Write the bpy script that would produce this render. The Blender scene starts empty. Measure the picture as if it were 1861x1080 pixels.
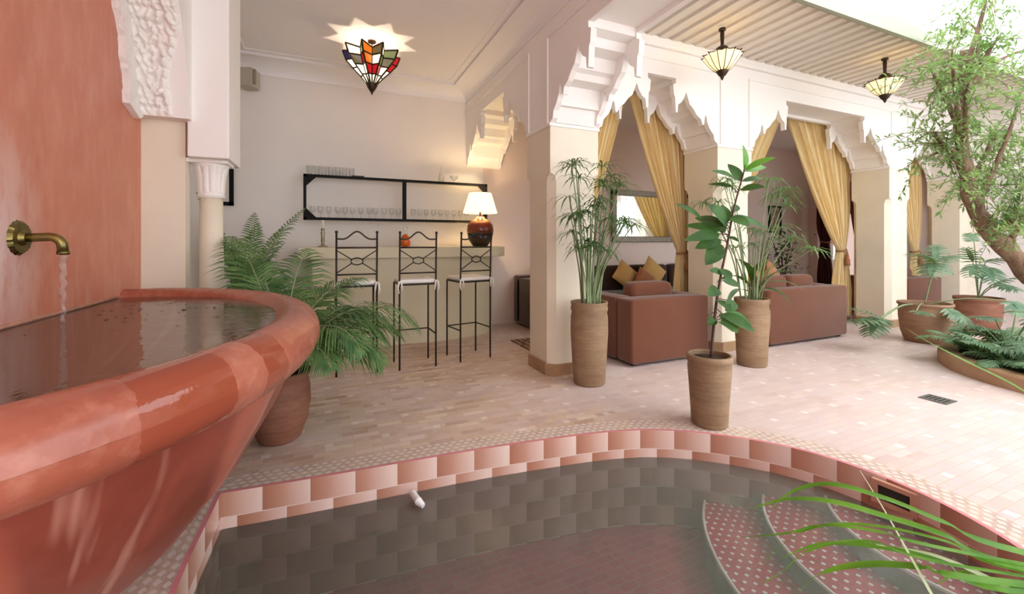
import bpy, math, random
from mathutils import Vector, Matrix, noise as mnoise
from mathutils.geometry import tessellate_polygon
R = math.radians
rnd = random.Random(7)
scn = bpy.context.scene
COL = scn.collection

# ------------------------------------------------------------------ helpers
class MB:
    """collects geometry (in world coordinates) for ONE mesh"""
    def __init__(s):
        s.v = []; s.f = []; s.uv = []
    def add(s, vs, fs, uvs=None):
        b = len(s.v); s.v += [Vector(p) for p in vs]
        for i, f in enumerate(fs):
            s.f.append([b + k for k in f])
            s.uv.append(uvs[i] if uvs else None)
        return s
    def box(s, x0, x1, y0, y1, z0, z1):
        vs = [(x0,y0,z0),(x1,y0,z0),(x1,y1,z0),(x0,y1,z0),(x0,y0,z1),(x1,y0,z1),(x1,y1,z1),(x0,y1,z1)]
        return s.add(vs, [(0,3,2,1),(4,5,6,7),(0,1,5,4),(1,2,6,5),(2,3,7,6),(3,0,4,7)])
    def rbox(s, cx, cy, z0, z1, w, d, rot=0, r=0.02, k=4, pz=0.0):
        """box with rounded vertical corners and soft top/bottom edges"""
        pts = []
        for (sx, sy, a0) in ((1,1,0),(-1,1,90),(-1,-1,180),(1,-1,270)):
            for i in range(k+1):
                a = R(a0 + 90*i/k)
                pts.append((sx*(w/2-r)+r*math.cos(a), sy*(d/2-r)+r*math.sin(a)))
        n = len(pts); c, q = math.cos(rot), math.sin(rot)
        rings = []
        e = min(r, (z1-z0)/2.01)
        for (z, sc) in ((z0, -e), (z0+e*.3, -e*.3), (z0+e, 0), (z1-e, 0), (z1-e*.3, -e*.3), (z1, -e)):
            ring = []
            for (x, y) in pts:
                l = math.hypot(x, y)
                x2 = x*(1+sc/max(l,.01)); y2 = y*(1+sc/max(l,.01))
                ring.append((cx+x2*c-y2*q, cy+x2*q+y2*c, z))
            rings.append(ring)
        vs = [p for r_ in rings for p in r_]; fs = []
        for j in range(len(rings)-1):
            for i in range(n):
                fs.append((j*n+i, j*n+(i+1)%n, (j+1)*n+(i+1)%n, (j+1)*n+i))
        fs.append(tuple(reversed(range(n)))); fs.append(tuple(range((len(rings)-1)*n, len(rings)*n)))
        return s.add(vs, fs)
    def tube(s, pts, r, k=8, cap=True):
        pts = [Vector(p) for p in pts]; n = len(pts)
        rs = r if isinstance(r, (list, tuple)) else [r]*n
        up = Vector((0,0,1)); t0 = (pts[1]-pts[0]).normalized()
        if abs(t0.dot(up)) > .9: up = Vector((1,0,0))
        u = t0.cross(up).normalized()
        vs = []; fs = []
        for i, p in enumerate(pts):
            t = (pts[min(i+1,n-1)]-pts[max(i-1,0)]).normalized()
            u = (u - t*u.dot(t)).normalized(); w = t.cross(u)
            for j in range(k):
                a = 2*math.pi*j/k
                vs.append(p + (u*math.cos(a)+w*math.sin(a))*rs[i])
        for i in range(n-1):
            for j in range(k):
                fs.append((i*k+j, i*k+(j+1)%k, (i+1)*k+(j+1)%k, (i+1)*k+j))
        if cap:
            fs.append(tuple(reversed(range(k)))); fs.append(tuple(range((n-1)*k, n*k)))
        return s.add(vs, fs)
    def lathe(s, cx, cy, prof, k=32, fn=None, cap=True, closed=False):
        vs = []; fs = []; n = len(prof)
        for (r, z) in prof:
            for j in range(k):
                a = 2*math.pi*j/k
                rr = r*(fn(a, r, z) if fn else 1)
                vs.append((cx+rr*math.cos(a), cy+rr*math.sin(a), z))
        for i in range(n-1):
            for j in range(k):
                fs.append((i*k+j, i*k+(j+1)%k, (i+1)*k+(j+1)%k, (i+1)*k+j))
        if cap:
            fs.append(tuple(reversed(range(k)))); fs.append(tuple(range((n-1)*k, n*k)))
        return s.add(vs, fs)
    def prism(s, poly, fn, t0, t1):
        """poly in (s,z) extruded from t0 to t1, fn(s,t,z)->xyz"""
        n = len(poly)
        vs = [fn(a, t0, b) for a, b in poly] + [fn(a, t1, b) for a, b in poly]
        tri = tessellate_polygon([[Vector((a, b, 0)) for a, b in poly]])
        fs = [tuple(t) for t in tri] + [tuple(reversed([i+n for i in t])) for t in tri]
        fs += [(i, (i+1)%n, n+(i+1)%n, n+i) for i in range(n)]
        return s.add(vs, fs)
    def grid(s, nu, nv, fn, uv=None, wrapu=False):
        vs = [fn(i/(nu-1), j/(nv-1)) for j in range(nv) for i in range(nu)]
        fs = []; uvs = []
        for j in range(nv-1):
            for i in range(nu-1):
                fs.append((j*nu+i, j*nu+i+1, (j+1)*nu+i+1, (j+1)*nu+i))
                U = lambda a, b: (a/(nu-1), b/(nv-1))
                q = [U(i,j),U(i+1,j),U(i+1,j+1),U(i,j+1)]
                if uv: q = [uv(*c) for c in q]
                uvs.append(q)
        return s.add(vs, fs, uvs)
    def sphere(s, c, r, k=12, n=8):
        rx, ry, rz = r if isinstance(r, (tuple, list)) else (r, r, r)
        vs = [(c[0], c[1], c[2]-rz)]; fs = []
        for i in range(1, n):
            ph = -math.pi/2 + math.pi*i/n
            for j in range(k):
                a = 2*math.pi*j/k
                vs.append((c[0]+rx*math.cos(ph)*math.cos(a), c[1]+ry*math.cos(ph)*math.sin(a), c[2]+rz*math.sin(ph)))
        vs.append((c[0], c[1], c[2]+rz)); L = len(vs)-1
        for j in range(k):
            fs.append((0, 1+(j+1)%k, 1+j)); fs.append((L, L-k+j, L-k+(j+1)%k))
        for i in range(n-2):
            for j in range(k):
                fs.append((1+i*k+j, 1+i*k+(j+1)%k, 1+(i+1)*k+(j+1)%k, 1+(i+1)*k+j))
        return s.add(vs, fs)
    def build(s, name, mat, parent=None, smooth=False, fix=True, solid=0, bevel=0, up=False):
        if parent is not None:
            o0 = wloc(parent)
        else:
            xs = [p.x for p in s.v]; ys = [p.y for p in s.v]; zs = [p.z for p in s.v]
            o0 = Vector(((min(xs)+max(xs))/2, (min(ys)+max(ys))/2, min(zs)))
        me = bpy.data.meshes.new(name)
        me.from_pydata([tuple(p-o0) for p in s.v], [], s.f)
        if any(s.uv):
            ul = me.uv_layers.new(name='UVMap'); li = 0
            for i, f in enumerate(s.f):
                for k in range(len(f)):
                    ul.data[li].uv = s.uv[i][k] if s.uv[i] else (0, 0)
                    li += 1
        if fix:
            import bmesh
            bm = bmesh.new(); bm.from_mesh(me)
            bmesh.ops.recalc_face_normals(bm, faces=bm.faces); bm.to_mesh(me); bm.free()
        if up and sum(p.normal.z for p in me.polygons) < 0: me.flip_normals()
        if smooth:
            me.polygons.foreach_set('use_smooth', [True]*len(me.polygons))
        me.materials.append(mat)
        o = bpy.data.objects.new(name, me); COL.objects.link(o)
        if parent is not None:
            o.parent = parent
        else:
            o.location = o0
        if bevel:
            m = o.modifiers.new('Bevel', 'BEVEL'); m.width = bevel; m.segments = 2; m.limit_method = 'ANGLE'; m.angle_limit = R(40)
        if solid:
            m = o.modifiers.new('Solid', 'SOLIDIFY'); m.thickness = solid; m.offset = 0
        return o

def wloc(o):
    v = Vector(o.location)
    while o.parent is not None:
        o = o.parent; v = v + o.location
    return v
def tag(o, label=None, cat=None, group=None, kind=None):
    if label: o['label'] = label
    if cat: o['category'] = cat
    if group: o['group'] = group
    if kind: o['kind'] = kind
    return o
def thing(name, label, cat, loc, group=None):
    o = bpy.data.objects.new(name, None); COL.objects.link(o)
    o.location = loc; o.empty_display_size = .1
    return tag(o, label, cat, group)
def struct(o, label=None):
    o['kind'] = 'structure'
    if label: o['label'] = label
    return o
def dup(root, loc, rotz=0, label=None):
    r = root.copy(); COL.objects.link(r); r.location = loc; r.rotation_euler = (0, 0, rotz)
    if label: r['label'] = label
    for ch in list(root.children):
        c = ch.copy(); COL.objects.link(c); c.parent = r
        for g in list(ch.children):
            d = g.copy(); COL.objects.link(d); d.parent = c
    return r
def catmull(pts, n=6, closed=False):
    pts = [Vector(p) for p in pts]; out = []; N = len(pts)
    rng = range(N if closed else N-1)
    for i in rng:
        g = (lambda k: pts[k % N]) if closed else (lambda k: pts[max(0, min(N-1, k))])
        a, b, c, d = g(i-1), g(i), g(i+1), g(i+2)
        for j in range(n):
            t = j/n
            out.append(.5*((2*b)+(-a+c)*t+(2*a-5*b+4*c-d)*t*t+(-a+3*b-3*c+d)*t*t*t))
    if not closed: out.append(pts[-1])
    return out

# ------------------------------------------------------------------ materials
def srgb(r, g, b):
    f = lambda c: ((c/255+.055)/1.055)**2.4 if c > 10 else c/255/12.92
    return (f(r), f(g), f(b), 1)
class NT:
    def __init__(s, name):
        s.m = bpy.data.materials.new(name); s.m.use_nodes = True
        s.n = s.m.node_tree.nodes; s.l = s.m.node_tree.links
        s.n.clear(); s.out = s.n.new('ShaderNodeOutputMaterial')
    def add(s, t, **kw):
        o = s.n.new(t)
        for k, v in kw.items(): setattr(o, k, v)
        return o
    def link(s, a, b): s.l.new(a, b)
    def val(s, sock, x):
        if hasattr(x, 'is_output') or isinstance(x, bpy.types.NodeSocket): s.link(x, sock)
        else: sock.default_value = x
    def math(s, op, a, b=None, c=None):
        o = s.add('ShaderNodeMath', operation=op)
        for i, x in enumerate((a, b, c)):
            if x is not None: s.val(o.inputs[i], x)
        return o.outputs[0]
    def mix(s, fac, a, b, typ='MIX'):
        o = s.add('ShaderNodeMix', data_type='RGBA', blend_type=typ)
        s.val(o.inputs[0], fac); s.val(o.inputs[6], a); s.val(o.inputs[7], b)
        return o.outputs[2]
    def coord(s, kind='Object', scale=(1,1,1), rot=(0,0,0)):
        tc = s.add('ShaderNodeTexCoord'); mp = s.add('ShaderNodeMapping')
        s.link(tc.outputs[kind], mp.inputs[0]); mp.inputs['Scale'].default_value = scale; mp.inputs['Rotation'].default_value = rot
        return mp.outputs[0]
    def wpos(s, scale=(1,1,1), rot=(0,0,0)):
        g = s.add('ShaderNodeNewGeometry'); mp = s.add('ShaderNodeMapping')
        s.link(g.outputs['Position'], mp.inputs[0]); mp.inputs['Scale'].default_value = scale; mp.inputs['Rotation'].default_value = rot
        return mp.outputs[0]
    def noise(s, vec, scale, detail=4, rough=.55, out=0):
        o = s.add('ShaderNodeTexNoise'); s.link(vec, o.inputs['Vector'])
        o.inputs['Scale'].default_value = scale; o.inputs['Detail'].default_value = detail; o.inputs['Roughness'].default_value = rough
        return o.outputs[out]
    def ramp(s, fac, stops, interp='LINEAR'):
        o = s.add('ShaderNodeValToRGB'); s.link(fac, o.inputs[0]); cr = o.color_ramp; cr.interpolation = interp
        while len(cr.elements) < len(stops): cr.elements.new(.5)
        for e, (p, c) in zip(cr.elements, stops): e.position = p; e.color = c
        return o.outputs[0]
    def bump(s, h, strength=.3, dist=.01):
        o = s.add('ShaderNodeBump'); s.link(h, o.inputs['Height'])
        o.inputs['Strength'].default_value = strength; o.inputs['Distance'].default_value = dist
        return o.outputs[0]
    def bsdf(s, color, rough=.6, normal=None, metal=0, spec=.5, **kw):
        o = s.add('ShaderNodeBsdfPrincipled')
        s.val(o.inputs['Base Color'], color); s.val(o.inputs['Roughness'], rough)
        o.inputs['Metallic'].default_value = metal; s.val(o.inputs['Specular IOR Level'], spec)
        if normal is not None: s.link(normal, o.inputs['Normal'])
        for k, v in kw.items(): s.val(o.inputs[k], v)
        return o.outputs[0]
    def fin(s, sh): s.link(sh, s.out.inputs[0]); return s.m

def plain(name, col, rough=.6, var=.12, scale=6, metal=0, spec=.5, bump=.15, bdist=.004, bscale=None, stretch=(1,1,1), col2=None):
    t = NT(name); v = t.coord('Object', stretch)
    n = t.noise(v, scale, 5)
    c = srgb(*col); c2 = srgb(*col2) if col2 else tuple(x*(1-var*2) for x in c[:3])+(1,)
    base = t.ramp(n, [(.3, c2), (.7, c)])
    b = t.bump(t.noise(v, bscale or scale*5, 4), bump, bdist)
    return t.fin(t.bsdf(base, rough, b, metal, spec))

M = {}
M['plaster'] = plain('white_plaster', (244,241,238), .75, .02, 1.5, bump=.25, bdist=.006, bscale=9)
M['plaster_in'] = plain('cream_plaster', (234,229,226), .8, .03, 1.2, bump=.2, bdist=.006, bscale=9)
M['plaster_lounge'] = plain('rosy_plaster', (228,210,202), .8, .03, 1.2, bump=.2, bdist=.006, bscale=9)
M['ceil'] = plain('ceiling_plaster', (240,238,240), .8, .02, 1.2, bump=.2, bdist=.006, bscale=6)
M['tadelakt_cream'] = plain('cream_tadelakt', (234,224,204), .5, .05, 2.5, bump=.2, bdist=.003, bscale=20)
M['counter'] = plain('sage_cream_plaster', (212,203,174), .45, .05, 2.5, bump=.2, bdist=.003, bscale=20)
M['joist'] = plain('painted_wood', (222,214,203), .7, .04, 3, bump=.2, bdist=.003, stretch=(6,1,6))
M['fascia'] = plain('pale_green_painted_wood', (158,162,142), .6, .03, 3)
M['stucco'] = plain('carved_stucco', (246,242,238), .8, .03, 8, bump=.9, bdist=.012, bscale=28)

def red_wall():
    t = NT('red_tadelakt'); v = t.wpos((1,1,1)); vs = t.wpos((1.2,1.2,.45))
    n1 = t.noise(vs, 2.2, 6, .6); n2 = t.noise(vs, 9, 5, .65)
    base = t.ramp(n1, [(.25, srgb(186,108,84)), (.5, srgb(202,126,100)), (.75, srgb(208,142,114))])
    base = t.mix(t.math('MULTIPLY', t.ramp(n2, [(.45,(0,0,0,1)),(.75,(1,1,1,1))]), .45), base, srgb(222,166,144))
    # mineral bloom round the spout and above the water line
    sep = t.add('ShaderNodeSeparateXYZ'); t.link(t.wpos(), sep.inputs[0])
    dy = t.math('SUBTRACT', sep.outputs[1], 2.02); dz = t.math('SUBTRACT', sep.outputs[2], 1.13)
    d = t.math('SQRT', t.math('ADD', t.math('MULTIPLY', dy, dy), t.math('MULTIPLY', t.math('MULTIPLY', dz, dz), .35)))
    stain = t.math('MULTIPLY', t.ramp(d, [(.04,(1,1,1,1)),(.3,(0,0,0,1))]), t.ramp(n2, [(.25,(0,0,0,1)),(.5,(1,1,1,1))]))
    base = t.mix(t.math('MULTIPLY', stain, .95), base, srgb(226,196,190))
    low = t.ramp(sep.outputs[2], [(.87,(1,1,1,1)),(1.0,(0,0,0,1))])
    st2 = t.noise(t.wpos((1,22,1.2)), 1.6, 4)
    base = t.mix(t.math('MULTIPLY', t.math('MULTIPLY', low, t.ramp(st2, [(.5,(0,0,0,1)),(.7,(1,1,1,1))])), .4), base, srgb(222,186,176))
    return t.fin(t.bsdf(base, t.ramp(n1, [(.3,(.32,)*3+(1,)),(.7,(.5,)*3+(1,))]), t.bump(t.noise(v, 14, 5), .25, .006), spec=.4))
M['red'] = red_wall()

def rim_mat():
    t = NT('polished_red_tadelakt'); tc = t.add('ShaderNodeTexCoord')
    sep = t.add('ShaderNodeSeparateXYZ'); t.link(tc.outputs['UV'], sep.inputs[0])
    v = t.wpos(); n = t.noise(v, 5, 6, .6); n2 = t.noise(v, 22, 4, .6)
    u = t.math('ADD', sep.outputs[0], t.math('MULTIPLY', t.math('SUBTRACT', n, .5), .035))
    base = t.ramp(n, [(.25, srgb(148,78,60)), (.5, srgb(166,94,74)), (.75, srgb(182,114,94))])
    base = t.mix(t.math('MULTIPLY', t.ramp(n2, [(.5,(0,0,0,1)),(.7,(1,1,1,1))]), .35), base, srgb(198,138,118))
    K = (0,0,0,1); I = (1,1,1,1)
    w = t.ramp(u, [(0,K),(.245,I),(.305,K),(.34,I),(.37,K)], 'CONSTANT')
    wet = w
    base = t.mix(wet, base, srgb(150,74,52))
    ro = t.math('SUBTRACT', .27, t.math('MULTIPLY', wet, .2))
    return t.fin(t.bsdf(base, ro, t.bump(t.noise(v, 11, 5), .35, .008), spec=.55))
M['rim'] = rim_mat()
def bowl_mat():
    t = NT('wet_red_tadelakt_bowl'); tc = t.add('ShaderNodeTexCoord')
    mp = t.add('ShaderNodeMapping'); t.link(tc.outputs['UV'], mp.inputs[0]); mp.inputs['Scale'].default_value = (30, .9, 1)
    n = t.noise(mp.outputs[0], 1, 3, .5); n1 = t.noise(t.wpos(), 4, 5)
    base = t.ramp(n1, [(.3, srgb(128,60,46)), (.7, srgb(152,78,62))])
    mp2 = t.add('ShaderNodeMapping'); t.link(tc.outputs['UV'], mp2.inputs[0]); mp2.inputs['Scale'].default_value = (9, .5, 1)
    base = t.mix(t.math('MULTIPLY', t.ramp(t.noise(mp2.outputs[0], 1, 2), [(.5,(0,0,0,1)),(.56,(1,1,1,1))]), .45), base, srgb(200,108,84))
    base = t.mix(t.math('MULTIPLY', t.ramp(n, [(.57,(0,0,0,1)),(.66,(1,1,1,1))]), .5), base, srgb(216,164,146))
    return t.fin(t.bsdf(base, .3, t.bump(t.noise(t.wpos(), 12, 4), .3, .006)))
M['bowl'] = bowl_mat()

def floor_mat():
    t = NT('terracotta_bejmat_floor'); v = t.wpos()
    br = t.add('ShaderNodeTexBrick'); t.link(v, br.inputs['Vector'])
    br.inputs['Scale'].default_value = 1; br.inputs['Brick Width'].default_value = .15; br.inputs['Row Height'].default_value = .052
    br.inputs['Mortar Size'].default_value = .003; br.inputs['Mortar Smooth'].default_value = .3
    br.inputs['Color1'].default_value = (0,0,0,1); br.inputs['Color2'].default_value = (1,1,1,1); br.inputs['Mortar'].default_value = (.5,.5,.5,1)
    br.offset = .37; br.offset_frequency = 2
    tile = t.ramp(br.outputs['Color'], [(0, srgb(180,148,128)), (.2, srgb(200,172,148)), (.4, srgb(208,184,162)), (.6, srgb(190,164,156)), (.8, srgb(218,198,180)), (1, srgb(172,134,110))])
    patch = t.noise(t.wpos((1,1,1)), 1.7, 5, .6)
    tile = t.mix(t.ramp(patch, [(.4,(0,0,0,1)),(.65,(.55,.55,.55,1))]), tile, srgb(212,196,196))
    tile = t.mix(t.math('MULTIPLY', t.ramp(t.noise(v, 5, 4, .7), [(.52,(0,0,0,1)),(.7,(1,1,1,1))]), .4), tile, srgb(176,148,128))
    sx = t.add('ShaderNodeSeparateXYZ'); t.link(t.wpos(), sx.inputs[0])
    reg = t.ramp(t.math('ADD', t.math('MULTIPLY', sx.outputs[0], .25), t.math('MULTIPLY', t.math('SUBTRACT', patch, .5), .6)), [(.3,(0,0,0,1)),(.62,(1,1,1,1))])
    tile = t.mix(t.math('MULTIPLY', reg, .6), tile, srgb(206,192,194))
    # small white cabochons on a coarse grid
    sep = t.add('ShaderNodeSeparateXYZ'); t.link(t.wpos((1/.31, 1/.26, 1), (0,0,R(0))), sep.inputs[0])
    row = t.math('FLOOR', sep.outputs[1]); fx = t.math('FRACT', t.math('ADD', sep.outputs[0], t.math('MULTIPLY', row, .5))); fy = t.math('FRACT', sep.outputs[1])
    cab = t.math('MULTIPLY', t.math('LESS_THAN', fx, .14), t.math('LESS_THAN', fy, .17))
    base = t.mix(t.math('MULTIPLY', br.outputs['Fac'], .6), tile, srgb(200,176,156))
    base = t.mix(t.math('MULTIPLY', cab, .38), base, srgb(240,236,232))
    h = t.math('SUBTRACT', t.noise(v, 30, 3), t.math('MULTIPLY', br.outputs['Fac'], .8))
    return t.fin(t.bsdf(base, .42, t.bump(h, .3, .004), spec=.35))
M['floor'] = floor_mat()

def pool_tile():
    """glazed tiles shaded from terracotta to cream, running bond; UV in tile units"""
    t = NT('ombre_pool_tiles'); tc = t.add('ShaderNodeTexCoord')
    sep = t.add('ShaderNodeSeparateXYZ'); t.link(tc.outputs['UV'], sep.inputs[0])
    row = t.math('FLOOR', sep.outputs[1]); uu = t.math('ADD', sep.outputs[0], t.math('MULTIPLY', t.math('MODULO', row, 2), .5))
    fu = t.math('FRACT', uu); fv = t.math('FRACT', sep.outputs[1])
    wn = t.add('ShaderNodeTexWhiteNoise', noise_dimensions='2D')
    cmb = t.add('ShaderNodeCombineXYZ'); t.link(t.math('FLOOR', uu), cmb.inputs[0]); t.link(row, cmb.inputs[1]); t.link(cmb.outputs[0], wn.inputs['Vector'])
    g = t.math('ADD', fu, t.math('MULTIPLY', t.math('SUBTRACT', wn.outputs[0], .5), .25))
    col = t.ramp(g, [(0, srgb(172,116,94)), (.35, srgb(194,146,126)), (.8, srgb(222,190,178)), (1, srgb(232,206,196))])
    gr = t.math('MAXIMUM', t.math('LESS_THAN', fu, .025), t.math('LESS_THAN', fv, .035))
    col = t.mix(gr, col, srgb(226,206,198))
    return t.fin(t.bsdf(col, .22, t.bump(t.math('SUBTRACT', 1, gr), .3, .002)))
M['pooltile'] = pool_tile()
def mosaic():
    t = NT('maroon_mosaic'); v = t.wpos((1,1,1),(0,0,R(35)))
    vo = t.add('ShaderNodeTexVoronoi', feature='F1'); t.link(v, vo.inputs['Vector']); vo.inputs['Scale'].default_value = 38; vo.inputs['Randomness'].default_value = .5
    base = t.ramp(t.noise(v, 60, 3), [(.3, srgb(158,30,52)), (.7, srgb(196,62,86))])
    sep = t.add('ShaderNodeSeparateXYZ'); t.link(t.wpos((22,22,1),(0,0,R(35))), sep.inputs[0])
    row = t.math('FLOOR', sep.outputs[1])
    fx = t.math('FRACT', t.math('ADD', sep.outputs[0], t.math('MULTIPLY', row, .5))); fy = t.math('FRACT', sep.outputs[1])
    dx = t.math('SUBTRACT', fx, .5); dy = t.math('SUBTRACT', fy, .5)
    d = t.math('ADD', t.math('ABSOLUTE', dx), t.math('ABSOLUTE', dy))
    base = t.mix(t.math('LESS_THAN', d, .24), base, srgb(232,214,216))
    return t.fin(t.bsdf(base, .35))
M['mosaic'] = mosaic()
def pool_floor():
    t = NT('maroon_pool_floor'); v = t.wpos()
    br = t.add('ShaderNodeTexBrick'); t.link(v, br.inputs['Vector']); br.inputs['Scale'].default_value = 1
    br.inputs['Brick Width'].default_value = .1; br.inputs['Row Height'].default_value = .05; br.inputs['Mortar Size'].default_value = .003
    br.inputs['Color1'].default_value = srgb(150,44,64); br.inputs['Color2'].default_value = srgb(176,66,86); br.inputs['Mortar'].default_value = srgb(150,104,104)
    base = t.mix(.4, br.outputs['Color'], t.ramp(t.noise(v, 6, 5), [(.3, srgb(146,44,66)), (.7, srgb(176,74,94))]))
    return t.fin(t.bsdf(base, .5))
M['poolfloor'] = pool_floor()
M['riser'] = plain('grey_green_plaster', (150,146,124), .6, .15, 8)
M['nosing'] = plain('white_marble_nosing', (236,226,226), .35, .05, 10)
M['fillet'] = plain('limescaled_edge', (214,160,138), .5, .15, 20)
M['pinkgrout'] = plain('pink_grout', (214,132,140), .6, .08, 12)

def water(name, tint, murk, murkcol, b1, bs, rough=.02, bdist=.01, ior=1.33):
    t = NT(name); v = t.wpos((1,1,1))
    h = t.math('ADD', t.noise(v, b1, 3, .5), t.math('MULTIPLY', t.noise(v, b1*3.7, 2, .5), .3))
    nm = t.bump(h, bs, bdist)
    fr = t.add('ShaderNodeFresnel'); fr.inputs[0].default_value = ior; t.link(nm, fr.inputs['Normal'])
    tr = t.add('ShaderNodeBsdfTransparent'); tr.inputs[0].default_value = tint
    df = t.add('ShaderNodeBsdfDiffuse'); df.inputs[0].default_value = murkcol
    gl = t.add('ShaderNodeBsdfGlossy'); gl.inputs['Roughness'].default_value = rough; t.link(nm, gl.inputs['Normal'])
    m1 = t.add('ShaderNodeMixShader'); m1.inputs[0].default_value = murk; t.link(tr.outputs[0], m1.inputs[1]); t.link(df.outputs[0], m1.inputs[2])
    m2 = t.add('ShaderNodeMixShader'); t.link(fr.outputs[0], m2.inputs[0]); t.link(m1.outputs[0], m2.inputs[1]); t.link(gl.outputs[0], m2.inputs[2])
    return t.fin(m2.outputs[0])
M['poolwater'] = water('pool_water', (.90,.96,.92,1), .17, srgb(178,198,186), 5, .22)
M['basinwater'] = water('basin_water', (.8,.7,.62,1), .42, srgb(150,120,104), 9, .22, ior=1.6)
M['stream'] = water('falling_water', (.93,.94,.95,1), .18, (.9,.92,.95,1), 30, .5, .05)
M['glass'] = water('clear_glass', (.93,.95,.95,1), .06, (.9,.9,.9,1), 10, .05, .02)
def thin(name, tint, edge, k):
    t = NT(name); lw = t.add('ShaderNodeLayerWeight'); lw.inputs[0].default_value = .35
    tr = t.add('ShaderNodeBsdfTransparent'); tr.inputs[0].default_value = tint
    gl = t.add('ShaderNodeBsdfGlossy'); gl.inputs['Roughness'].default_value = .06
    df = t.add('ShaderNodeBsdfDiffuse'); df.inputs[0].default_value = edge
    a = t.add('ShaderNodeMixShader'); a.inputs[0].default_value = .5; t.link(gl.outputs[0], a.inputs[1]); t.link(df.outputs[0], a.inputs[2])
    m = t.add('ShaderNodeMixShader'); t.link(t.math('ADD', t.math('MULTIPLY', lw.outputs['Facing'], k), .06), m.inputs[0]); t.link(tr.outputs[0], m.inputs[1]); t.link(a.outputs[0], m.inputs[2])
    return t.fin(m.outputs[0])
M['stream'] = thin('falling_water', (.95,.96,.97,1), (.9,.92,.95,1), .75)
M['glass'] = thin('clear_glass', (.96,.97,.97,1), (.9,.9,.9,1), .5)
def mirror():
    t = NT('mirror_glass'); return t.fin(t.bsdf((.85,.86,.86,1), .02, metal=1))
M['mirror'] = mirror()
M['brass'] = plain('aged_brass', (150,132,78), .35, .3, 14, metal=1, col2=(92,98,64))
M['iron'] = plain('dark_iron', (62,54,48), .45, .2, 20, metal=.6)
M['blackframe'] = plain('black_frame', (14,12,12), .6, .2, 12, spec=.2)
M['darkmetal'] = plain('bronze', (74,58,44), .4, .25, 20, metal=.7)
M['silverframe'] = plain('hammered_silver_frame', (140,132,120), .4, .2, 25, metal=.6, bump=.6)
M['cushion_white'] = plain('white_cotton', (238,234,228), .9, .03, 20, bump=.4)
def fabric(name, col, var=.12, sc=160):
    t = NT(name); v = t.coord('Object')
    base = t.ramp(t.noise(v, 3, 4), [(.3, tuple(x*(1-var) for x in srgb(*col)[:3])+(1,)), (.7, srgb(*col))])
    w = t.noise(t.coord('Object', (1,1,1)), sc, 2)
    base = t.mix(t.math('MULTIPLY', w, .3), base, tuple(x*1.5 for x in srgb(*col)[:3])+(1,))
    return t.fin(t.bsdf(base, .9, t.bump(w, .5, .003), spec=.15, **{'Sheen Weight': .3, 'Sheen Roughness': .5}))
M['sofa'] = fabric('brown_sofa_fabric', (104,62,44))
M['sofa_dark'] = fabric('dark_brown_sofa_fabric', (64,44,38))
M['gold_fabric'] = fabric('gold_cushion_fabric', (190,152,94))
M['rust_fabric'] = fabric('rust_cushion_fabric', (158,104,72))
def curtain_mat(name, c, c2, trans=.55):
    t = NT(name); v = t.coord('Object', (14,14,1))
    base = t.ramp(t.noise(v, 1.2, 3), [(.3, srgb(*c2)), (.7, srgb(*c))])
    p = t.bsdf(base, .6, t.bump(t.noise(t.coord('Object',(60,60,60)), 2, 2), .2, .002), spec=.25, **{'Sheen Weight': .3})
    tr = t.add('ShaderNodeBsdfTranslucent'); t.link(base, tr.inputs[0])
    m = t.add('ShaderNodeMixShader'); m.inputs[0].default_value = trans; t.link(p, m.inputs[1]); t.link(tr.outputs[0], m.inputs[2])
    return t.fin(m.outputs[0])
M['gold'] = curtain_mat('gold_satin', (255,245,210), (248,230,182))
M['maroon'] = curtain_mat('maroon_velvet', (92,28,36), (70,18,26), .1)
M['tie'] = fabric('tie_back_cord', (150,104,66))
def pot_mat(name, c, c2, rings=True):
    t = NT(name); v = t.coord('Object', (1,1,1)); n = t.noise(t.coord('Object',(1,1,3)), 5, 6, .65)
    base = t.ramp(n, [(.25, srgb(*c2)), (.7, srgb(*c))])
    w = t.add('ShaderNodeTexWave', wave_type='BANDS', bands_direction='Z'); t.link(v, w.inputs[0]); w.inputs['Scale'].default_value = 11; w.inputs['Distortion'].default_value = 1.5
    h = t.math('ADD', t.math('MULTIPLY', w.outputs[1], .35), t.noise(v, 30, 4))
    return t.fin(t.bsdf(base, .65, t.bump(h, .3, .005), spec=.3))
M['claypot'] = pot_mat('ochre_clay_pot', (158,132,104), (126,100,76))
M['terrapot'] = pot_mat('terracotta_pot', (148,100,80), (114,74,58))
M['tanpot'] = pot_mat('tan_clay_pot', (170,134,108), (136,102,78))
M['soil'] = plain('soil', (70,48,36), .95, .3, 30, bump=.9, bdist=.01)
M['curb'] = plain('tan_stone_curb', (168,140,112), .7, .2, 5, col2=(158,122,90), bump=.4, bdist=.006)
M['skirt'] = plain('tan_tile_skirting', (176,140,104), .4, .15, 6)
def leaf(name, c, c2, trans=.3, rough=.45, sc=9):
    t = NT(name); v = t.coord('Object'); n = t.noise(v, sc, 3)
    base = t.ramp(n, [(.35, srgb(*c2)), (.65, srgb(*c))])
    p = t.bsdf(base, rough, spec=.4)
    tr = t.add('ShaderNodeBsdfTranslucent'); t.link(t.mix(.5, base, srgb(150,190,70)), tr.inputs[0])
    m = t.add('ShaderNodeMixShader'); m.inputs[0].default_value = trans; t.link(p, m.inputs[1]); t.link(tr.outputs[0], m.inputs[2])
    return t.fin(m.outputs[0])
M['palm'] = leaf('palm_leaf', (112,150,88), (58,98,58))
M['papyrus'] = leaf('papyrus_leaf', (100,134,88), (54,88,58))
M['ficus'] = leaf('rubber_leaf', (60,106,40), (32,70,28), .2, .6)
M['ficus_new'] = leaf('young_rubber_leaf', (110,176,64), (80,150,50), .35, .35)
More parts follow.
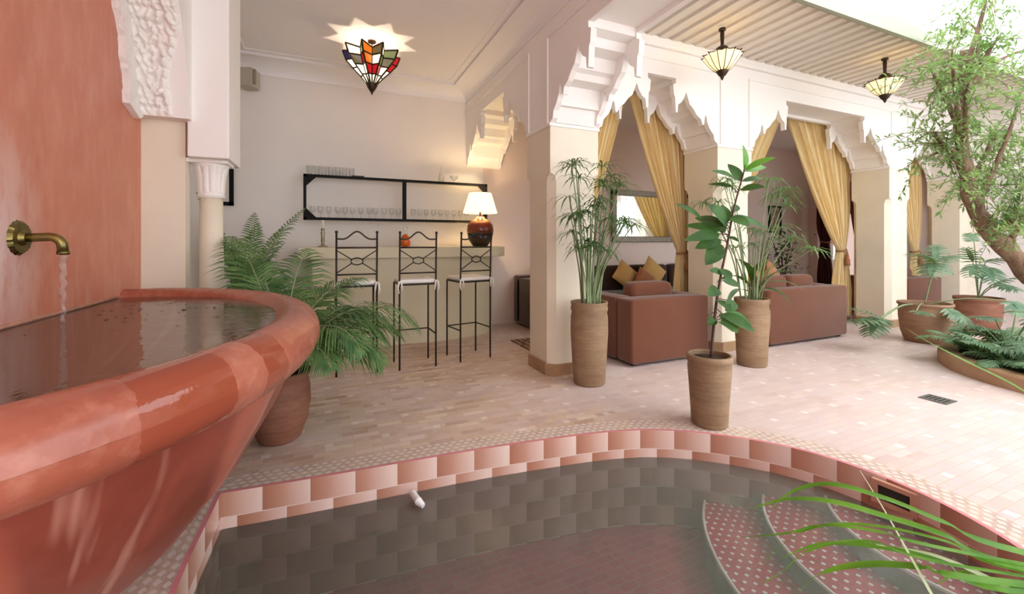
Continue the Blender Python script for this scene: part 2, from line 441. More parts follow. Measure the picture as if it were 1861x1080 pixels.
M['selloum'] = leaf('split_leaf', (120,148,118), (76,108,84), .2, .4)
M['fern'] = leaf('fern_leaf', (124,158,120), (76,116,84), .25, .45, 6)
M['olive'] = leaf('tree_leaf', (146,170,116), (92,126,84), .4, .5, 4)
M['olive2'] = leaf('young_tree_leaf', (166,190,132), (124,160,96), .4, .5, 4)
M['grass'] = leaf('grass_blade', (118,176,52), (82,144,40), .4, .4)
M['drygrass'] = leaf('pale_blade', (214,224,186), (190,206,160), .3, .5)
M['croton'] = leaf('bronze_leaf', (176,116,62), (110,130,60), .3, .4, 14)
M['stalk'] = plain('green_stalk', (140,160,116), .5, .15, 10)
M['stem'] = plain('brown_stem', (92,58,52), .6, .2, 30)
def bark():
    t = NT('bark'); v = t.coord('Object', (1,1,.35)); n = t.noise(v, 14, 6, .7)
    return t.fin(t.bsdf(t.ramp(n, [(.3, srgb(82,60,48)), (.7, srgb(156,128,104))]), .9, t.bump(n, 1, .03)))
M['bark'] = bark()
def emis(name, col, st, base=None, trans=None):
    t = NT(name); e = t.add('ShaderNodeEmission'); e.inputs[0].default_value = col; e.inputs[1].default_value = st
    if base is None: return t.fin(e.outputs[0])
    p = t.bsdf(base, .3); a = t.add('ShaderNodeAddShader'); t.link(e.outputs[0], a.inputs[0]); t.link(p, a.inputs[1])
    return t.fin(a.outputs[0])
M['lampglass'] = emis('glowing_cream_glass', (1,.74,.36,1), .32, srgb(240,220,170))
M['shade'] = emis('glowing_lamp_shade', (1,.78,.42,1), .5, srgb(244,226,170))
GL = {}
for nm, c, st in (('red',(186,20,30),.16),('blue',(46,42,96),.10),('green',(120,130,78),.12),('amber',(216,110,24),.2),('cream',(255,240,200),.5),('olive',(110,100,64),.12)):
    GL[nm] = emis('stained_glass_'+nm, srgb(*c), st, srgb(*c))
M['copper'] = plain('glazed_brown_ceramic', (120,52,30), .18, .3, 6)
M['darkglaze'] = plain('dark_glaze', (44,30,26), .2, .3, 6)
M['orange'] = plain('orange_glass', (222,104,36), .15, .15, 12)
M['candle'] = plain('cream_wax', (240,232,214), .5, .03, 6)
M['pewter'] = plain('pewter', (168,160,132), .35, .2, 14, metal=.7)
M['grey_plastic'] = plain('grey_speaker_plastic', (186,178,164), .6, .05, 6)
M['grille'] = plain('speaker_grille', (150,142,130), .8, .1, 60)
M['drain'] = plain('drain_metal', (130,130,128), .4, .2, 20, metal=.6)
M['white_plastic'] = plain('white_plastic', (236,238,240), .3, .02, 6)
M['frametile'] = plain('terracotta_frame_tile', (196,146,124), .35, .08, 8)
M['dark'] = plain('dark_cavity', (46,40,34), .9, .1, 6)
M['ebony'] = plain('dark_wood', (54,38,30), .5, .2, 8)
M['picture'] = plain('print_paper', (196,176,150), .7, .3, 14, col2=(96,80,66))
def rugm():
    t = NT('patterned_rug'); v = t.wpos()
    ch = t.add('ShaderNodeTexVoronoi'); t.link(v, ch.inputs['Vector']); ch.inputs['Scale'].default_value = 14; ch.inputs['Randomness'].default_value = .3
    c = t.ramp(ch.outputs['Distance'], [(.1, srgb(176,150,120)), (.35, srgb(96,70,56)), (.6, srgb(66,46,44))], 'CONSTANT')
    return t.fin(t.bsdf(c, .95, t.bump(t.noise(v, 120, 2), .5, .003)))
M['rug'] = rugm()

# ------------------------------------------------------------------ key dimensions (metres; X east, Y north, Z up)
XW = -1.02            # red fountain wall
YB = 5.55             # back wall of the bar room and lounge
YA, YA2 = 3.2, 3.65   # north arcade front and back
XB0, XB1 = 1.76, 2.25 # west arcade
XE0, XE1 = 9.0, 9.45  # east arcade
ZC = 3.2

# ------------------------------------------------------------------ pool outline and floor
pp = [(-.45,.9),(-.45,1.3),(-.45,1.72),(-.45,2.05)]
corner = [(-.435,2.32)]
curve = [(-.435,2.32),(0.0,2.285),(.39,2.262),(.78,2.235),(1.15,2.192),(1.5,2.14),(1.75,2.075),(1.93,1.99),(2.08,1.885),(2.22,1.76),(2.35,1.61),(2.44,1.45),(2.49,1.27),(2.5,1.07),(2.46,.87),(2.38,.69),(2.26,.54),(2.1,.43),(1.85,.36),(1.5,.33)]
smooth_curve = [(v.x, v.y) for v in catmull([(a,b,0) for a,b in curve], 5)]
POOL = [(-.45,.33),(-.45,.9),(-.45,1.4),(-.45,1.9)] + smooth_curve + [(.8,.33),(.1,.33)]
def offset(poly, d):
    out = []; n = len(poly)
    for i in range(n):
        p0, p1, p2 = Vector(poly[i-1]), Vector(poly[i]), Vector(poly[(i+1)%n])
        e1 = (p1-p0).normalized(); e2 = (p2-p1).normalized()
        n1 = Vector((-e1.y, e1.x)); n2 = Vector((-e2.y, e2.x)); m = (n1+n2).normalized()
        k = d/max(.5, m.dot(n1)); out.append(tuple(p1+m*k))
    return out   # POOL runs clockwise seen from above, so +d is outwards
def area(p): return sum(p[i-1][0]*p[i][1]-p[i][0]*p[i-1][1] for i in range(len(p)))/2
P1 = offset(POOL, .018); P2 = offset(POOL, .15)
WZ = -.165; PZ = -.58
def ring(a, b, z, uvs=None, z2=None):
    mb = MB(); n = len(a); L = [0]
    for i in range(n): L.append(L[-1]+(Vector(a[(i+1)%n])-Vector(a[i])).length)
    for i in range(n):
        j = (i+1)%n; zz = z if z2 is None else z2
        mb.add([(a[i][0],a[i][1],z),(a[j][0],a[j][1],z),(b[j][0],b[j][1],zz),(b[i][0],b[i][1],zz)], [(0,1,2,3)],
               [[(L[i],0),(L[i+1],0),(L[i+1],1),(L[i],1)]])
    return mb
# floor slab with the pool cut out
FX0, FX1, FY0, FY1 = -3.0, 13.0, -4.0, 9.0
outer = [(FX0,FY0),(FX1,FY0),(FX1,FY1),(FX0,FY1)]
mb = MB(); allp = outer + P2
tri = tessellate_polygon([[Vector((x,y,0)) for x,y in outer],[Vector((x,y,0)) for x,y in P2]])
mb.add([(x,y,0) for x,y in allp], [tuple(t) for t in tri])
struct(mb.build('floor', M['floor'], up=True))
# the plunge pool
pool = thing('plunge_pool', 'sunken oval plunge pool lined with shaded terracotta tiles, set in the courtyard floor', 'pool', (1,1.3,PZ))
mb = MB(); n = len(POOL); acc = [0]
for i in range(n): acc.append(acc[-1]+(Vector(POOL[(i+1)%n])-Vector(POOL[i])).length)
TW, TH = .205, .115
for i in range(n):
    j = (i+1)%n; a, b = POOL[i], POOL[j]
    mb.add([(a[0],a[1],0),(b[0],b[1],0),(b[0],b[1],PZ),(a[0],a[1],PZ)], [(0,1,2,3)],
           [[(acc[i]/TW,20),(acc[i+1]/TW,20),(acc[i+1]/TW,20+PZ/TH),(acc[i]/TW,20+PZ/TH)]])
mb.build('tiled_wall', M['pooltile'], pool, fix=False)
mb = MB(); t3 = tessellate_polygon([[Vector((x,y,0)) for x,y in POOL]])
mb.add([(x,y,PZ) for x,y in POOL], [tuple(t) for t in t3]); mb.build('pool_bottom', M['poolfloor'], pool, up=True)
ring(POOL, P1, 0.0, z2=0).build('pink_edge_trim', M['pinkgrout'], pool, up=True)
def coping_mat():
    t = NT('small_tile_border'); tc = t.add('ShaderNodeTexCoord')
    sep = t.add('ShaderNodeSeparateXYZ'); t.link(tc.outputs['UV'], sep.inputs[0])
    u = t.math('MULTIPLY', sep.outputs[0], 1/.045); v = t.math('MULTIPLY', sep.outputs[1], 4)
    row = t.math('FLOOR', v); uu = t.math('ADD', u, t.math('MULTIPLY', row, .5))
    fu = t.math('ABSOLUTE', t.math('SUBTRACT', t.math('FRACT', uu), .5)); fv = t.math('ABSOLUTE', t.math('SUBTRACT', t.math('FRACT', v), .5))
    dia = t.math('LESS_THAN', t.math('ADD', fu, fv), .42)
    wn = t.add('ShaderNodeTexWhiteNoise', noise_dimensions='2D'); cmb = t.add('ShaderNodeCombineXYZ')
    t.link(t.math('FLOOR', uu), cmb.inputs[0]); t.link(row, cmb.inputs[1]); t.link(cmb.outputs[0], wn.inputs['Vector'])
    c1 = t.ramp(wn.outputs[0], [(0, srgb(186,158,142)), (.5, srgb(200,178,162)), (1, srgb(180,154,148))])
    base = t.mix(dia, c1, srgb(212,200,192))
    return t.fin(t.bsdf(base, .45, t.bump(t.math('ADD', fu, fv), .3, .003)))
ring(P1, P2, 0.0, z2=0).build('patterned_tile_border', coping_mat(), pool, up=True)
# steps: concentric round treads in the east end, clipped to the pool
def clip_convex(subject, clip):
    out = list(subject)
    for i in range(len(clip)):
        a, b = Vector(clip[i]), Vector(clip[(i+1)%len(clip)]); inp = out; out = []
        side = lambda p: (b.x-a.x)*(p[1]-a.y)-(b.y-a.y)*(p[0]-a.x)
        for k in range(len(inp)):
            p, q = inp[k-1], inp[k]; sp, sq = side(p), side(q)
            if (sp >= 0) != (sq >= 0):
                t = sp/(sp-sq); out.append((p[0]+(q[0]-p[0])*t, p[1]+(q[1]-p[1])*t))
            if sq >= 0: out.append(q)
    return out
SC = (2.75, .95); inset = offset(POOL, -.004)
for rad, zt, zb, vis in ((1.14, -.40, PZ, 1), (.84, -.30, -.40, 1), (.55, -.205, -.30, 1)):
    disc = [(SC[0]+rad*math.cos(2*math.pi*i/72), SC[1]+rad*math.sin(2*math.pi*i/72)) for i in range(72)]
    poly = clip_convex(inset, disc)
    st = MB(); n = len(poly); t3 = tessellate_polygon([[Vector((x,y,0)) for x,y in poly]])
    st.add([(x,y,zt) for x,y in poly], [tuple(t) for t in t3])
    so = st.build('step', M['mosaic'], pool, up=True)
    rs = MB(); ed = []
    for i in range(n):
        p, q = poly[i], poly[(i+1)%n]
        on = lambda w: abs(math.hypot(w[0]-SC[0], w[1]-SC[1])-rad) < .006
        if on(p) and on(q):
            rs.add([(p[0],p[1],zt),(q[0],q[1],zt),(q[0],q[1],zb),(p[0],p[1],zb)], [(0,1,2,3)])
            ed += [(p, q)]
    rs.build('riser', M['riser'], so)
    ns = MB()
    for p, q in ed: ns.tube([(p[0],p[1],zt-.004),(q[0],q[1],zt-.004)], .009, 6)
    ns.build('nosing', M['nosing'], so)
ka, kb = Vector((2.478,1.215)), Vector((2.497,1.045)); kd = (kb-ka).normalized(); kn = Vector((kd.y,-kd.x))
if kn.x > 0: kn = -kn
def chord(m, a, b, z0, z1, o0, o1):
    P = [ka+kd*a+kn*o0, ka+kd*b+kn*o0, ka+kd*b+kn*o1, ka+kd*a+kn*o1]
    m.add([(p.x,p.y,z) for z in (z0,z1) for p in P], [(0,1,2,3),(4,5,6,7),(0,1,5,4),(1,2,6,5),(2,3,7,6),(3,0,4,7)])
sk = MB(); KL = (kb-ka).length
for b in ((0,.025,-.125,-.012),(KL-.025,KL,-.125,-.012),(.025,KL-.025,-.033,-.012),(.025,KL-.025,-.125,-.104)): chord(sk, b[0], b[1], b[2], b[3], -.01, .012)
so = sk.build('skimmer_frame', M['frametile'], pool); mb = MB(); chord(mb, .025, KL-.025, -.104, -.033, -.01, .004); mb.build('opening', M['dark'], so)
mb = MB(); jt = (0.423,2.11,-0.13); mb.tube([(jt[0]-.01,jt[1]+.1,-.14),(jt[0],jt[1],-.13)], .017, 12); mb.tube([(jt[0],jt[1]+.01,-.133),(jt[0]+.02,jt[1]-.02,-.145)], [.02,.012], 12)
tag(mb.build('jet_nozzle', M['white_plastic'], pool), 'white jet nozzle')
t3 = tessellate_polygon([[Vector((x,y,0)) for x,y in offset(POOL,-.001)]])
mb = MB(); mb.add([(x,y,WZ) for x,y in offset(POOL,-.001)], [tuple(t) for t in t3])
o = mb.build('pool_water', M['poolwater'], up=True)
tag(o, 'still grey-green water filling the sunken tiled pool', 'water', kind='stuff')

# ------------------------------------------------------------------ walls, ceilings
def wbox(name, mat, *b, label=None):
    return struct(MB().box(*b).build(name, mat), label)
wbox('wall_west', M['red'], XW-.12, XW, -2.6, 3.27, 0, ZC, label='red tadelakt wall behind the fountain')
wbox('wall_west', M['plaster_in'], -1.22, -1.1, 3.37, YB, 0, ZC, label='cream end wall of the bar room')
wbox('wall_north', M['plaster_in'], -1.22, 2.0, YB, YB+.12, 0, ZC, label='cream wall behind the bar counter')
wbox('wall_north', M['plaster_lounge'], 2.0, 9.1, YB, YB+.12, 0, ZC, label='rosy back wall of the lounge')
# east wall of the lounge with a doorway
mb = MB(); mb.box(9.1,9.22,3.66,4.5,0,2.98); mb.box(9.1,9.22,5.4,YB,0,2.98); mb.box(9.1,9.22,4.5,5.4,2.1,2.98)
struct(mb.build('wall_east', M['plaster_lounge']), 'east wall of the lounge with a doorway')
# room beyond the doorway, small arched window
mb = MB(); wy0, wy1, wz0, wz1 = 6.18, 6.5, .72, 1.2
mb.box(11.2,11.32,3.6,wy0,0,2.9); mb.box(11.2,11.32,wy1,7.6,0,2.9); mb.box(11.2,11.32,wy0,wy1,0,wz0); mb.box(11.2,11.32,wy0,wy1,wz1+.16,2.9)
arc = [(wy0,wz1),(wy0,wz1+.16),(wy1,wz1+.16),(wy1,wz1)] + [(wy0+(wy1-wy0)/2*(1+math.cos(R(a))), wz1+.14*math.sin(R(a))) for a in range(0,181,20)]
mb.prism(arc, lambda s,t,z:(t,s,z), 11.2, 11.32)
mb.box(9.1,11.32,7.5,7.6,0,2.9)
struct(mb.build('wall_east', M['plaster_lounge']), 'far wall with a small arched window opening')
MBc = MB().box(9.1,11.4,3.5,7.6,2.9,2.98); struct(MBc.build('ceiling', M['ceil']))
# coved ceiling of the west gallery and bar room
mb = MB(); mb.box(-1.22, XB0, -2.6, YB, ZC, ZC+.1)
for (x0,x1,sg) in ((-1.1,-.85,1),(XB0,XB0-.22,-1)):
    prof = [(x0-.02*sg,ZC),(x0-.02*sg,ZC-.165),(x0+.012*sg,ZC-.165)] + [(x0+.012*sg+(x1-x0)*(1-math.cos(R(a))), ZC-.14+.11*math.sin(R(a))) for a in range(0,91,15)] + [(x1,ZC)]
    y0 = 3.62 if sg == 1 else -2.6
    mb.prism(prof, lambda s,t,z:(s,t,z), y0, YB)
prof = [(YB+.02,ZC),(YB+.02,ZC-.165),(YB-.012,ZC-.165)] + [(YB-.012-.21*(1-math.cos(R(a))), ZC-.14+.11*math.sin(R(a))) for a in range(0,91,15)] + [(YB-.22,ZC)]
mb.prism(prof, lambda s,t,z:(t,s,z), -1.1, XB0)
mb.tube([(XB0-.3,-2.6,ZC),(XB0-.3,YB-.3,ZC),(-.78,YB-.3,ZC),(-.78,3.6,ZC)], .012, 6)
struct(mb.build('ceiling', M['ceil']), 'coved white ceiling of the bar room')
struct(MB().box(XB1-.05, 9.2, YA2-.05, YB, 2.98, 3.08).build('ceiling', M['ceil']), 'lounge ceiling')

HP = [(0,2.17),(.045,2.20),(.06,2.26),(.11,2.31),(.145,2.37),(.155,2.42),(.17,2.45),(.185,2.42),(.195,2.35),(.215,2.345),(.235,2.40),(.29,2.43),(.34,2.49),(.39,2.53),(.415,2.59),(.44,2.65),(.465,2.59),(.50,2.54),(.545,2.51),(.555,2.43),(.575,2.43),(.585,2.58),(.60,2.60),(.61,2.70),(.575,2.72),(.575,2.765)]
HC = [(0,2.17),(.018,2.172),(.03,2.22),(.05,2.30),(.09,2.30),(.11,2.46),(.24,2.47),(.26,2.52),(.30,2.54),(.32,2.64),(.44,2.66),(.47,2.72),(.56,2.74),(.575,2.80)]
def arcade_poly(s0, s1, ops, half, zt, w0=2.17):
    """outline (s,z) of the wall band above the piers, with lobed openings"""
    out = [(s0, zt)]
    cur = s0
    if ops[0][0] > s0: out += [(s0, w0)]
    for (a, b) in ops:
        if (b-a) < 1.6:
            k = min(1, (b-a-.3)/1.2)
        else: k = 1
        L = [(a+p[0]*k, p[1]) for p in half]; Rr = [(b-p[0]*k, p[1]) for p in reversed(half)]
        out += L + Rr
    if ops[-1][1] < s1: out += [(s1, w0)]
    out += [(s1, zt)]
    return out
def arcade(name, s0, s1, ops, fn, t0, t1, zt, label):
    mb = MB()
    pl = arcade_poly(s0, s1, ops, HP, zt); co = arcade_poly(s0, s1, ops, HC, zt)
    mb.prism(pl, fn, t0, t0+.05); mb.prism(co, fn, t0+.05, t1-.05); mb.prism(pl, fn, t1-.05, t1)
    o = struct(mb.build(name, M['plaster']), label)
    # raised frame lines round each opening
    tr = MB()
    for (a, b) in ops:
        for t, d in ((t0, -.014), (t1, .014)):
            for (q0,q1,z0,z1) in ((a-.05,a-.03,2.17,2.90),(b+.03,b+.05,2.17,2.90),(a-.05,b+.05,2.90,2.92)):
                p = [(q0,z0),(q1,z0),(q1,z1),(q0,z1)]
                tr.prism(p, fn, min(t,t+d), max(t,t+d))
    tr.build('frame_moulding', M['plaster'], o)
    return o
fN = lambda s,t,z: (s,t,z)
fW = lambda s,t,z: (t,s,z)
arcade('wall_north', XB1, XE1, [(XB1,3.74),(4.25,6.93),(7.42,XE0)], fN, YA, YA2, 3.12, 'white arcade wall with three lobed arches')
arcade('wall_west', -2.6, YB+.05, [(-1.5,3.2),(3.65,YB)], fW, XB0, XB1, ZC, 'white arcade wall between bar gallery and courtyard')
arcade('wall_east', -2.6, YA, [(-1.6,.3),(.8,2.75)], fW, XE0, XE1, 3.12, 'white arcade wall on the far side of the courtyard')
wbox('wall_east', M['plaster_in'], 11.0, 11.1, -2.6, 3.5, 0, 3.1, label='pale wall behind the far arcade')
struct(MB().box(XE1,11.1,-2.6,3.5,3.0,3.1).build('ceiling', M['ceil']), 'ceiling of the far gallery')
wbox('wall_north', M['plaster_in'], XE1+.0, 11.0, 3.45, 3.55, 0, 3.0, label='end wall of the far gallery')
# inner cornice lip of the beams
mb = MB()
for x in (XB0-.02, XB1-.0): mb.box(x, x+.02, -2.6, 2.6, 2.74, 2.79)
# overhanging eave with joists round the courtyard
EY, EX = 2.2, 3.2
mb = MB()
zt = 3.12
mb.box(XB1, XE1, EY, YA, zt, zt+.06); mb.box(XB1, EX, -2.6, EY, zt, zt+.06); mb.box(8.1, XE1, -2.6, EY, zt, zt+.06)
x = XB1+.06
while x < XE1-.1:
    mb.box(x, x+.075, EY+.01, YA, zt-.024, zt); x += .15
y = EY-.07
while y > -2.6:
    mb.box(XB1, EX, y, y+.075, zt-.024, zt); mb.box(8.1, XE1, y, y+.075, zt-.024, zt); y -= .15
o = struct(mb.build('ceiling', M['joist']), 'joisted underside of the eave round the courtyard')
fb = MB()
fb.box(EX, 8.1, EY-.03, EY, zt-.06, zt+.09); fb.box(EX-.0, EX+.03, -2.6, EY-.03, zt-.06, zt+.09); fb.box(8.07, 8.1, -2.6, EY-.03, zt-.06, zt+.09)
fb.box(EX+.03, 8.07, EY-.06, EY-.03, zt-.075, zt-.045)
fb.build('fascia_board', M['fascia'], o)
bd = MB(); bd.box(XB1, XE0, YA-.05, YA, zt-.10, zt-.0); bd.box(XB1, XB1+.05, -2.6, YA-.05, zt-.1, zt); bd.build('cornice', M['plaster'], o, bevel=.02)

# piers
def pier(x0, x1, y0, y1, label, zt=2.17, cham=.06, base=True):
    o = thing('pier', label, 'pier', ((x0+x1)/2,(y0+y1)/2,0))
    mb = MB(); zc = 1.74
    def ringp(c): return [(x0+c,y0),(x1-c,y0),(x1,y0+c),(x1,y1-c),(x1-c,y1),(x0+c,y1),(x0,y1-c),(x0,y0+c)]
    lv = [(0.0,cham),(zc-.07,cham),(zc-.02,cham*.75),(zc,cham*.3),(zc+.005,.001),(zt,.001)]
    vs = []; fs = []
    for z,c in lv: vs += [(x,y,z) for x,y in ringp(c)]
    for i in range(len(lv)-1):
        for j in range(8): fs.append((i*8+j, i*8+(j+1)%8, (i+1)*8+(j+1)%8, (i+1)*8+j))
    fs.append(tuple(range((len(lv)-1)*8, len(lv)*8)))
    mb.add(vs, fs); mb.build('shaft', M['tadelakt_cream'], o)
    cp = MB()
    cp.box(x0-.012,x1+.012,y0-.012,y1+.012,zt-.03,zt+.0); cp.build('impost', M['plaster'], o, bevel=.006)
    c = cham; e = .018
    sk = MB(); rp = [(x0+c,y0-e),(x1-c,y0-e),(x1+e,y0+c),(x1+e,y1-c),(x1-c,y1+e),(x0+c,y1+e),(x0-e,y1-c),(x0-e,y0+c)]
    sk.prism(rp, lambda s,t,z:(s,z,t), 0, .1); sk.build('plinth', M['skirt'], o)
    return o
pier(XB0, XB1, YA, YA2, 'cream corner pier between the bar and the tall papyrus pot')
pier(3.74, 4.25, YA, YA2, 'cream pier between the two lounge arches, behind the rubber plant')
pier(6.93, 7.42, YA, YA2, 'cream pier left of the wide round terracotta pot')
pier(XE0, XE1, YA, YA2, 'cream pier at the far corner of the courtyard')
pier(XE0, XE1, .3, .8, 'cream pier of the far arcade behind the tree')
wbox('wall_west', M['plaster'], XB0, XB1, -2.6, -1.5, 0, 2.17, label='end of the west arcade')

# fountain bay: pilaster, slim column, carved arch
wbox('trim_1', M['tadelakt_cream'], XW-.1, -.80, 3.27, 3.37, 0, 1.93, label='beige pilaster beside the fountain wall')
mb = MB(); mb.box(-.78, -.56, 3.22, 3.62, 1.68, ZC); mb.box(XW-.1,-.78,3.34,3.62,1.93,ZC); 
struct(mb.build('wall_arch', M['plaster'], bevel=.008), 'white wall block carried by the slim column')
mb = MB(); mb.box(-.78,-.56,-2.6,3.22,2.85,ZC); struct(mb.build('trim_3', M['plaster']), 'beam along the fountain bay')
col = thing('column', 'slim round cream column with fluted white capital beside the fountain', 'column', (-.69,3.4,0))
mb = MB(); mb.lathe(-.69,3.4,[(.095,0),(.095,.06),(.08,.08),(.075,.12),(.07,.2),(.068,1.0),(.064,1.46)],32); mb.build('shaft', M['tadelakt_cream'], col, True)
mb = MB(); fl = lambda a,r,z: 1+.09*abs(math.sin(a*6))*(1 if 1.475 < z < 1.645 else 0)
mb.lathe(-.69,3.4,[(.072,1.44),(.078,1.455),(.072,1.47),(.07,1.48),(.072,1.55),(.078,1.60),(.088,1.635),(.10,1.65),(.102,1.662)],96,fl); mb.box(-.80,-.58,3.29,3.51,1.66,1.685); mb.build('capital', M['stucco'], col, False)
# carved arch over the fountain (springs at the pilaster, rises towards the viewer)
ar = thing('stucco_arch', 'carved white stucco arch springing over the red fountain wall', 'arch', (-.9,3.2,1.9))
intr = [(3.30,1.90),(3.285,2.0),(3.26,2.12),(3.22,2.26),(3.16,2.40),(3.08,2.52),(2.95,2.66),(2.75,2.82),(2.5,2.95),(2.1,3.04),(1.6,3.06)]
def smooth2(p, n=5): return [(v.x, v.y) for v in catmull([(a,b,0) for a,b in p], n)]
intr_s = smooth2(intr)
body = intr_s + [(1.6,ZC),(3.34,ZC),(3.34,1.90)]
body = [(y-(.2 if False else 0), z) for y, z in body]
SH = -.13
front = [(y+SH, z) for y, z in intr_s]
poly = front + [(1.4,ZC),(3.335,ZC),(3.335,1.90)]
mb = MB(); mb.prism(poly, lambda s,t,z:(t,s,z), XW+.002, -.755); mb.build('arch_block', M['plaster'], ar, bevel=.006)
# carving: displaced relief over the intrados
def carve(u, v):
    k = u*(len(front)-1); i = min(int(k), len(front)-2); f = k-i
    y = front[i][0]*(1-f)+front[i+1][0]*f; z = front[i][1]*(1-f)+front[i+1][1]*f
    dy = front[i+1][0]-front[i][0]; dz = front[i+1][1]-front[i][1]; l = math.hypot(dy,dz); ny, nz = -dz/l, dy/l
    x = XW+.012+min(.25, .16+.15*max(0,z-1.95)+.02*math.sin(z*11))*v
    q = Vector((x*22, y*22, z*22))
    h = .02*abs(math.sin(z*30+2.2*math.sin(x*46)))*(.4+.6*abs(math.sin(x*60+z*14))) + .018*abs(math.sin(x*75)*math.sin(z*55)) + .028*abs(mnoise.noise(q)) + .012*mnoise.noise(q*2.3)
    e = min(1, u*10, (1-u)*10, v*8, (1-v)*8); h = h*max(0,e)
    return (x, y+ny*h, z+nz*h)
mb = MB(); mb.grid(300, 70, carve); mb.build('carved_relief', M['stucco'], ar, True)
mb = MB()
def scal(i): return .012*abs(math.sin(i*1.9))+.01*math.sin(i*.7)
o1 = [(y-.02, z) for y, z in front]; o2 = [(y-.145+ .0*z - scal(i), z-.0+.004) for i,(y,z) in enumerate(front)]
o2[0] = (front[0][0]-.02, front[0][1]-.03)
mb.prism([(y+.06,z) for y,z in o1]+list(reversed(o2)), lambda s,t,z:(t,s,z), XW+.001, XW+.035); mb.build('scalloped_border', M['stucco'], ar)

# ------------------------------------------------------------------ fountain basin
BC = (XW, 1.88); RX, RY = .915, 1.16; ZR = .80; RR = .088
bas = thing('fountain_basin', 'large half-round red tadelakt fountain basin with thick rolled rim on the red wall', 'basin', (XW, 1.88, 0))
def el(t, sx=1, sy=None): 
    sy = sx if sy is None else sy
    return BC[0]+RX*sx*math.cos(t), BC[1]+RY*sy*math.sin(t)
NU, NV = 120, 25
def rimf(u, v):
    t = -math.pi/2+math.pi*u; a = 2*math.pi*v
    cx, cy = el(t); nx, ny = math.cos(t)/RX, math.sin(t)/RY; l = math.hypot(nx, ny); nx/=l; ny/=l
    rr = RR*(1+.02*mnoise.noise(Vector((cx*6,cy*6,a))))
    o = math.cos(a)*rr; return (max(XW+.001, cx+nx*o), cy+ny*o, ZR+math.sin(a)*rr*1.0)
mb = MB(); mb.grid(NU, NV, rimf); mb.build('rolled_rim', M['rim'], bas, True)
def prof_out(z):
    pts = [(0,.40),(.15,.575),(.35,.735),(.55,.85),(.72,.925)]
    for (a,b),(c,d) in zip(pts,pts[1:]):
        if z <= c: return b+(d-b)*(z-a)/(c-a)
    return .93
def bowlf(u, v):
    t = -math.pi/2+math.pi*u; z = .735*v; s = prof_out(z)
    x, y = BC[0]+(s+.0)*math.cos(t), BC[1]+(s+.13*v)*math.sin(t)
    return (max(XW+.001,x), y, z)
mb = MB(); mb.grid(100, 24, bowlf); mb.build('bowl', M['bowl'], bas, True)
mb = MB()
def innerf(u, v):
    t = -math.pi/2+math.pi*u; s = .91-.35*(1-v)**2; z = .55+.25*v
    x, y = el(t, s); return (x, y, z)
mb.grid(60, 8, innerf); n = 60
mb.add([(XW,1.88,.55)]+[el(-math.pi/2+math.pi*i/40, .56)+(.55,) for i in range(41)], [(0,i+1,i+2) for i in range(40)])
mb.build('bowl_lining', M['bowl'], bas, True, fix=False)
mb = MB(); mb.tube([(XW+.002,.85,.855),(XW+.002,2.93,.855)], .009, 8); mb.build('wall_fillet', M['fillet'], bas, True)
mb = MB(); mb.add([(XW+.001,1.88,.848)]+[el(-math.pi/2+math.pi*i/60, .93)+(.848,) for i in range(61)], [(0,i+1,i+2) for i in range(60)])
tag(mb.build('basin_water', M['basinwater'], up=True), 'dark brownish water filling the red fountain basin', 'water', kind='stuff')
mb = MB()
for i in range(34):
    cx, cy = -.62+rnd.gauss(0,.16), 2.25+rnd.gauss(0,.2); a = rnd.uniform(0,3.14); l = rnd.uniform(.006,.014)
    c, s = math.cos(a)*l, math.sin(a)*l
    mb.add([(cx-c,cy-s,.8495),(cx+s*.4,cy-c*.4,.851),(cx+c,cy+s,.8495),(cx-s*.4,cy+c*.4,.851)], [(0,1,2,3)])
tag(mb.build('leaf_debris', M['ebony']), 'scattered dark leaf specks floating on the basin water', 'leaf debris', kind='stuff')
tap = thing('water_spout', 'aged brass spout with round wall flange pouring into the basin', 'spout', (XW,2.14,1.16))
ty, tz = 2.14, 1.165
mb = MB()
vs = []; 
def disc(x0, x1, r0, r1, k=36, fn=None):
    m = MB(); vs = []
    for x, r in ((x0,r0),(x1,r1)):
        for j in range(k):
            a = 2*math.pi*j/k; rr = r*(fn(a) if fn else 1); vs.append((x, ty+rr*math.cos(a), tz+rr*math.sin(a)))
    m.add(vs, [(j,(j+1)%k,k+(j+1)%k,k+j) for j in range(k)]+[tuple(range(k)),tuple(range(k,2*k))]); return m
disc(XW, XW+.012, .064, .055, 48, lambda a: 1+.03*math.sin(a*16)).build('flange', M['brass'], tap)
disc(XW+.012, XW+.026, .03, .022).build('boss', M['brass'], tap)
pth = [(XW+.01,ty,tz),(XW+.05,ty,tz+.002),(XW+.085,ty,tz+.004)]+[(XW+.085+.035*math.sin(R(a)),ty,tz-.031+.035*math.cos(R(a))) for a in (20,40,60,80)]+[(XW+.122,ty,tz-.055)]
mb = MB(); mb.tube(pth, [.016]*len(pth), 20); mb.tube([(XW+.122,ty,tz-.05),(XW+.122,ty,tz-.062)], [.019,.0185], 20); mb.build('pipe', M['brass'], tap, True)
mb = MB(); pts = []; rs = []
for i in range(26):
    f = i/25; z = tz-.06-(tz-.06-.848)*f
    pts.append((XW+.122+.003*math.sin(i*1.3), ty+.003*math.cos(i*1.7), z)); rs.append((.009-.004*f)*(1+.25*math.sin(i*1.9)))
mb.tube(pts, rs, 10); tag(mb.build('water_stream', M['stream'], smooth=True), 'thin stream of water falling from the brass spout', 'water')

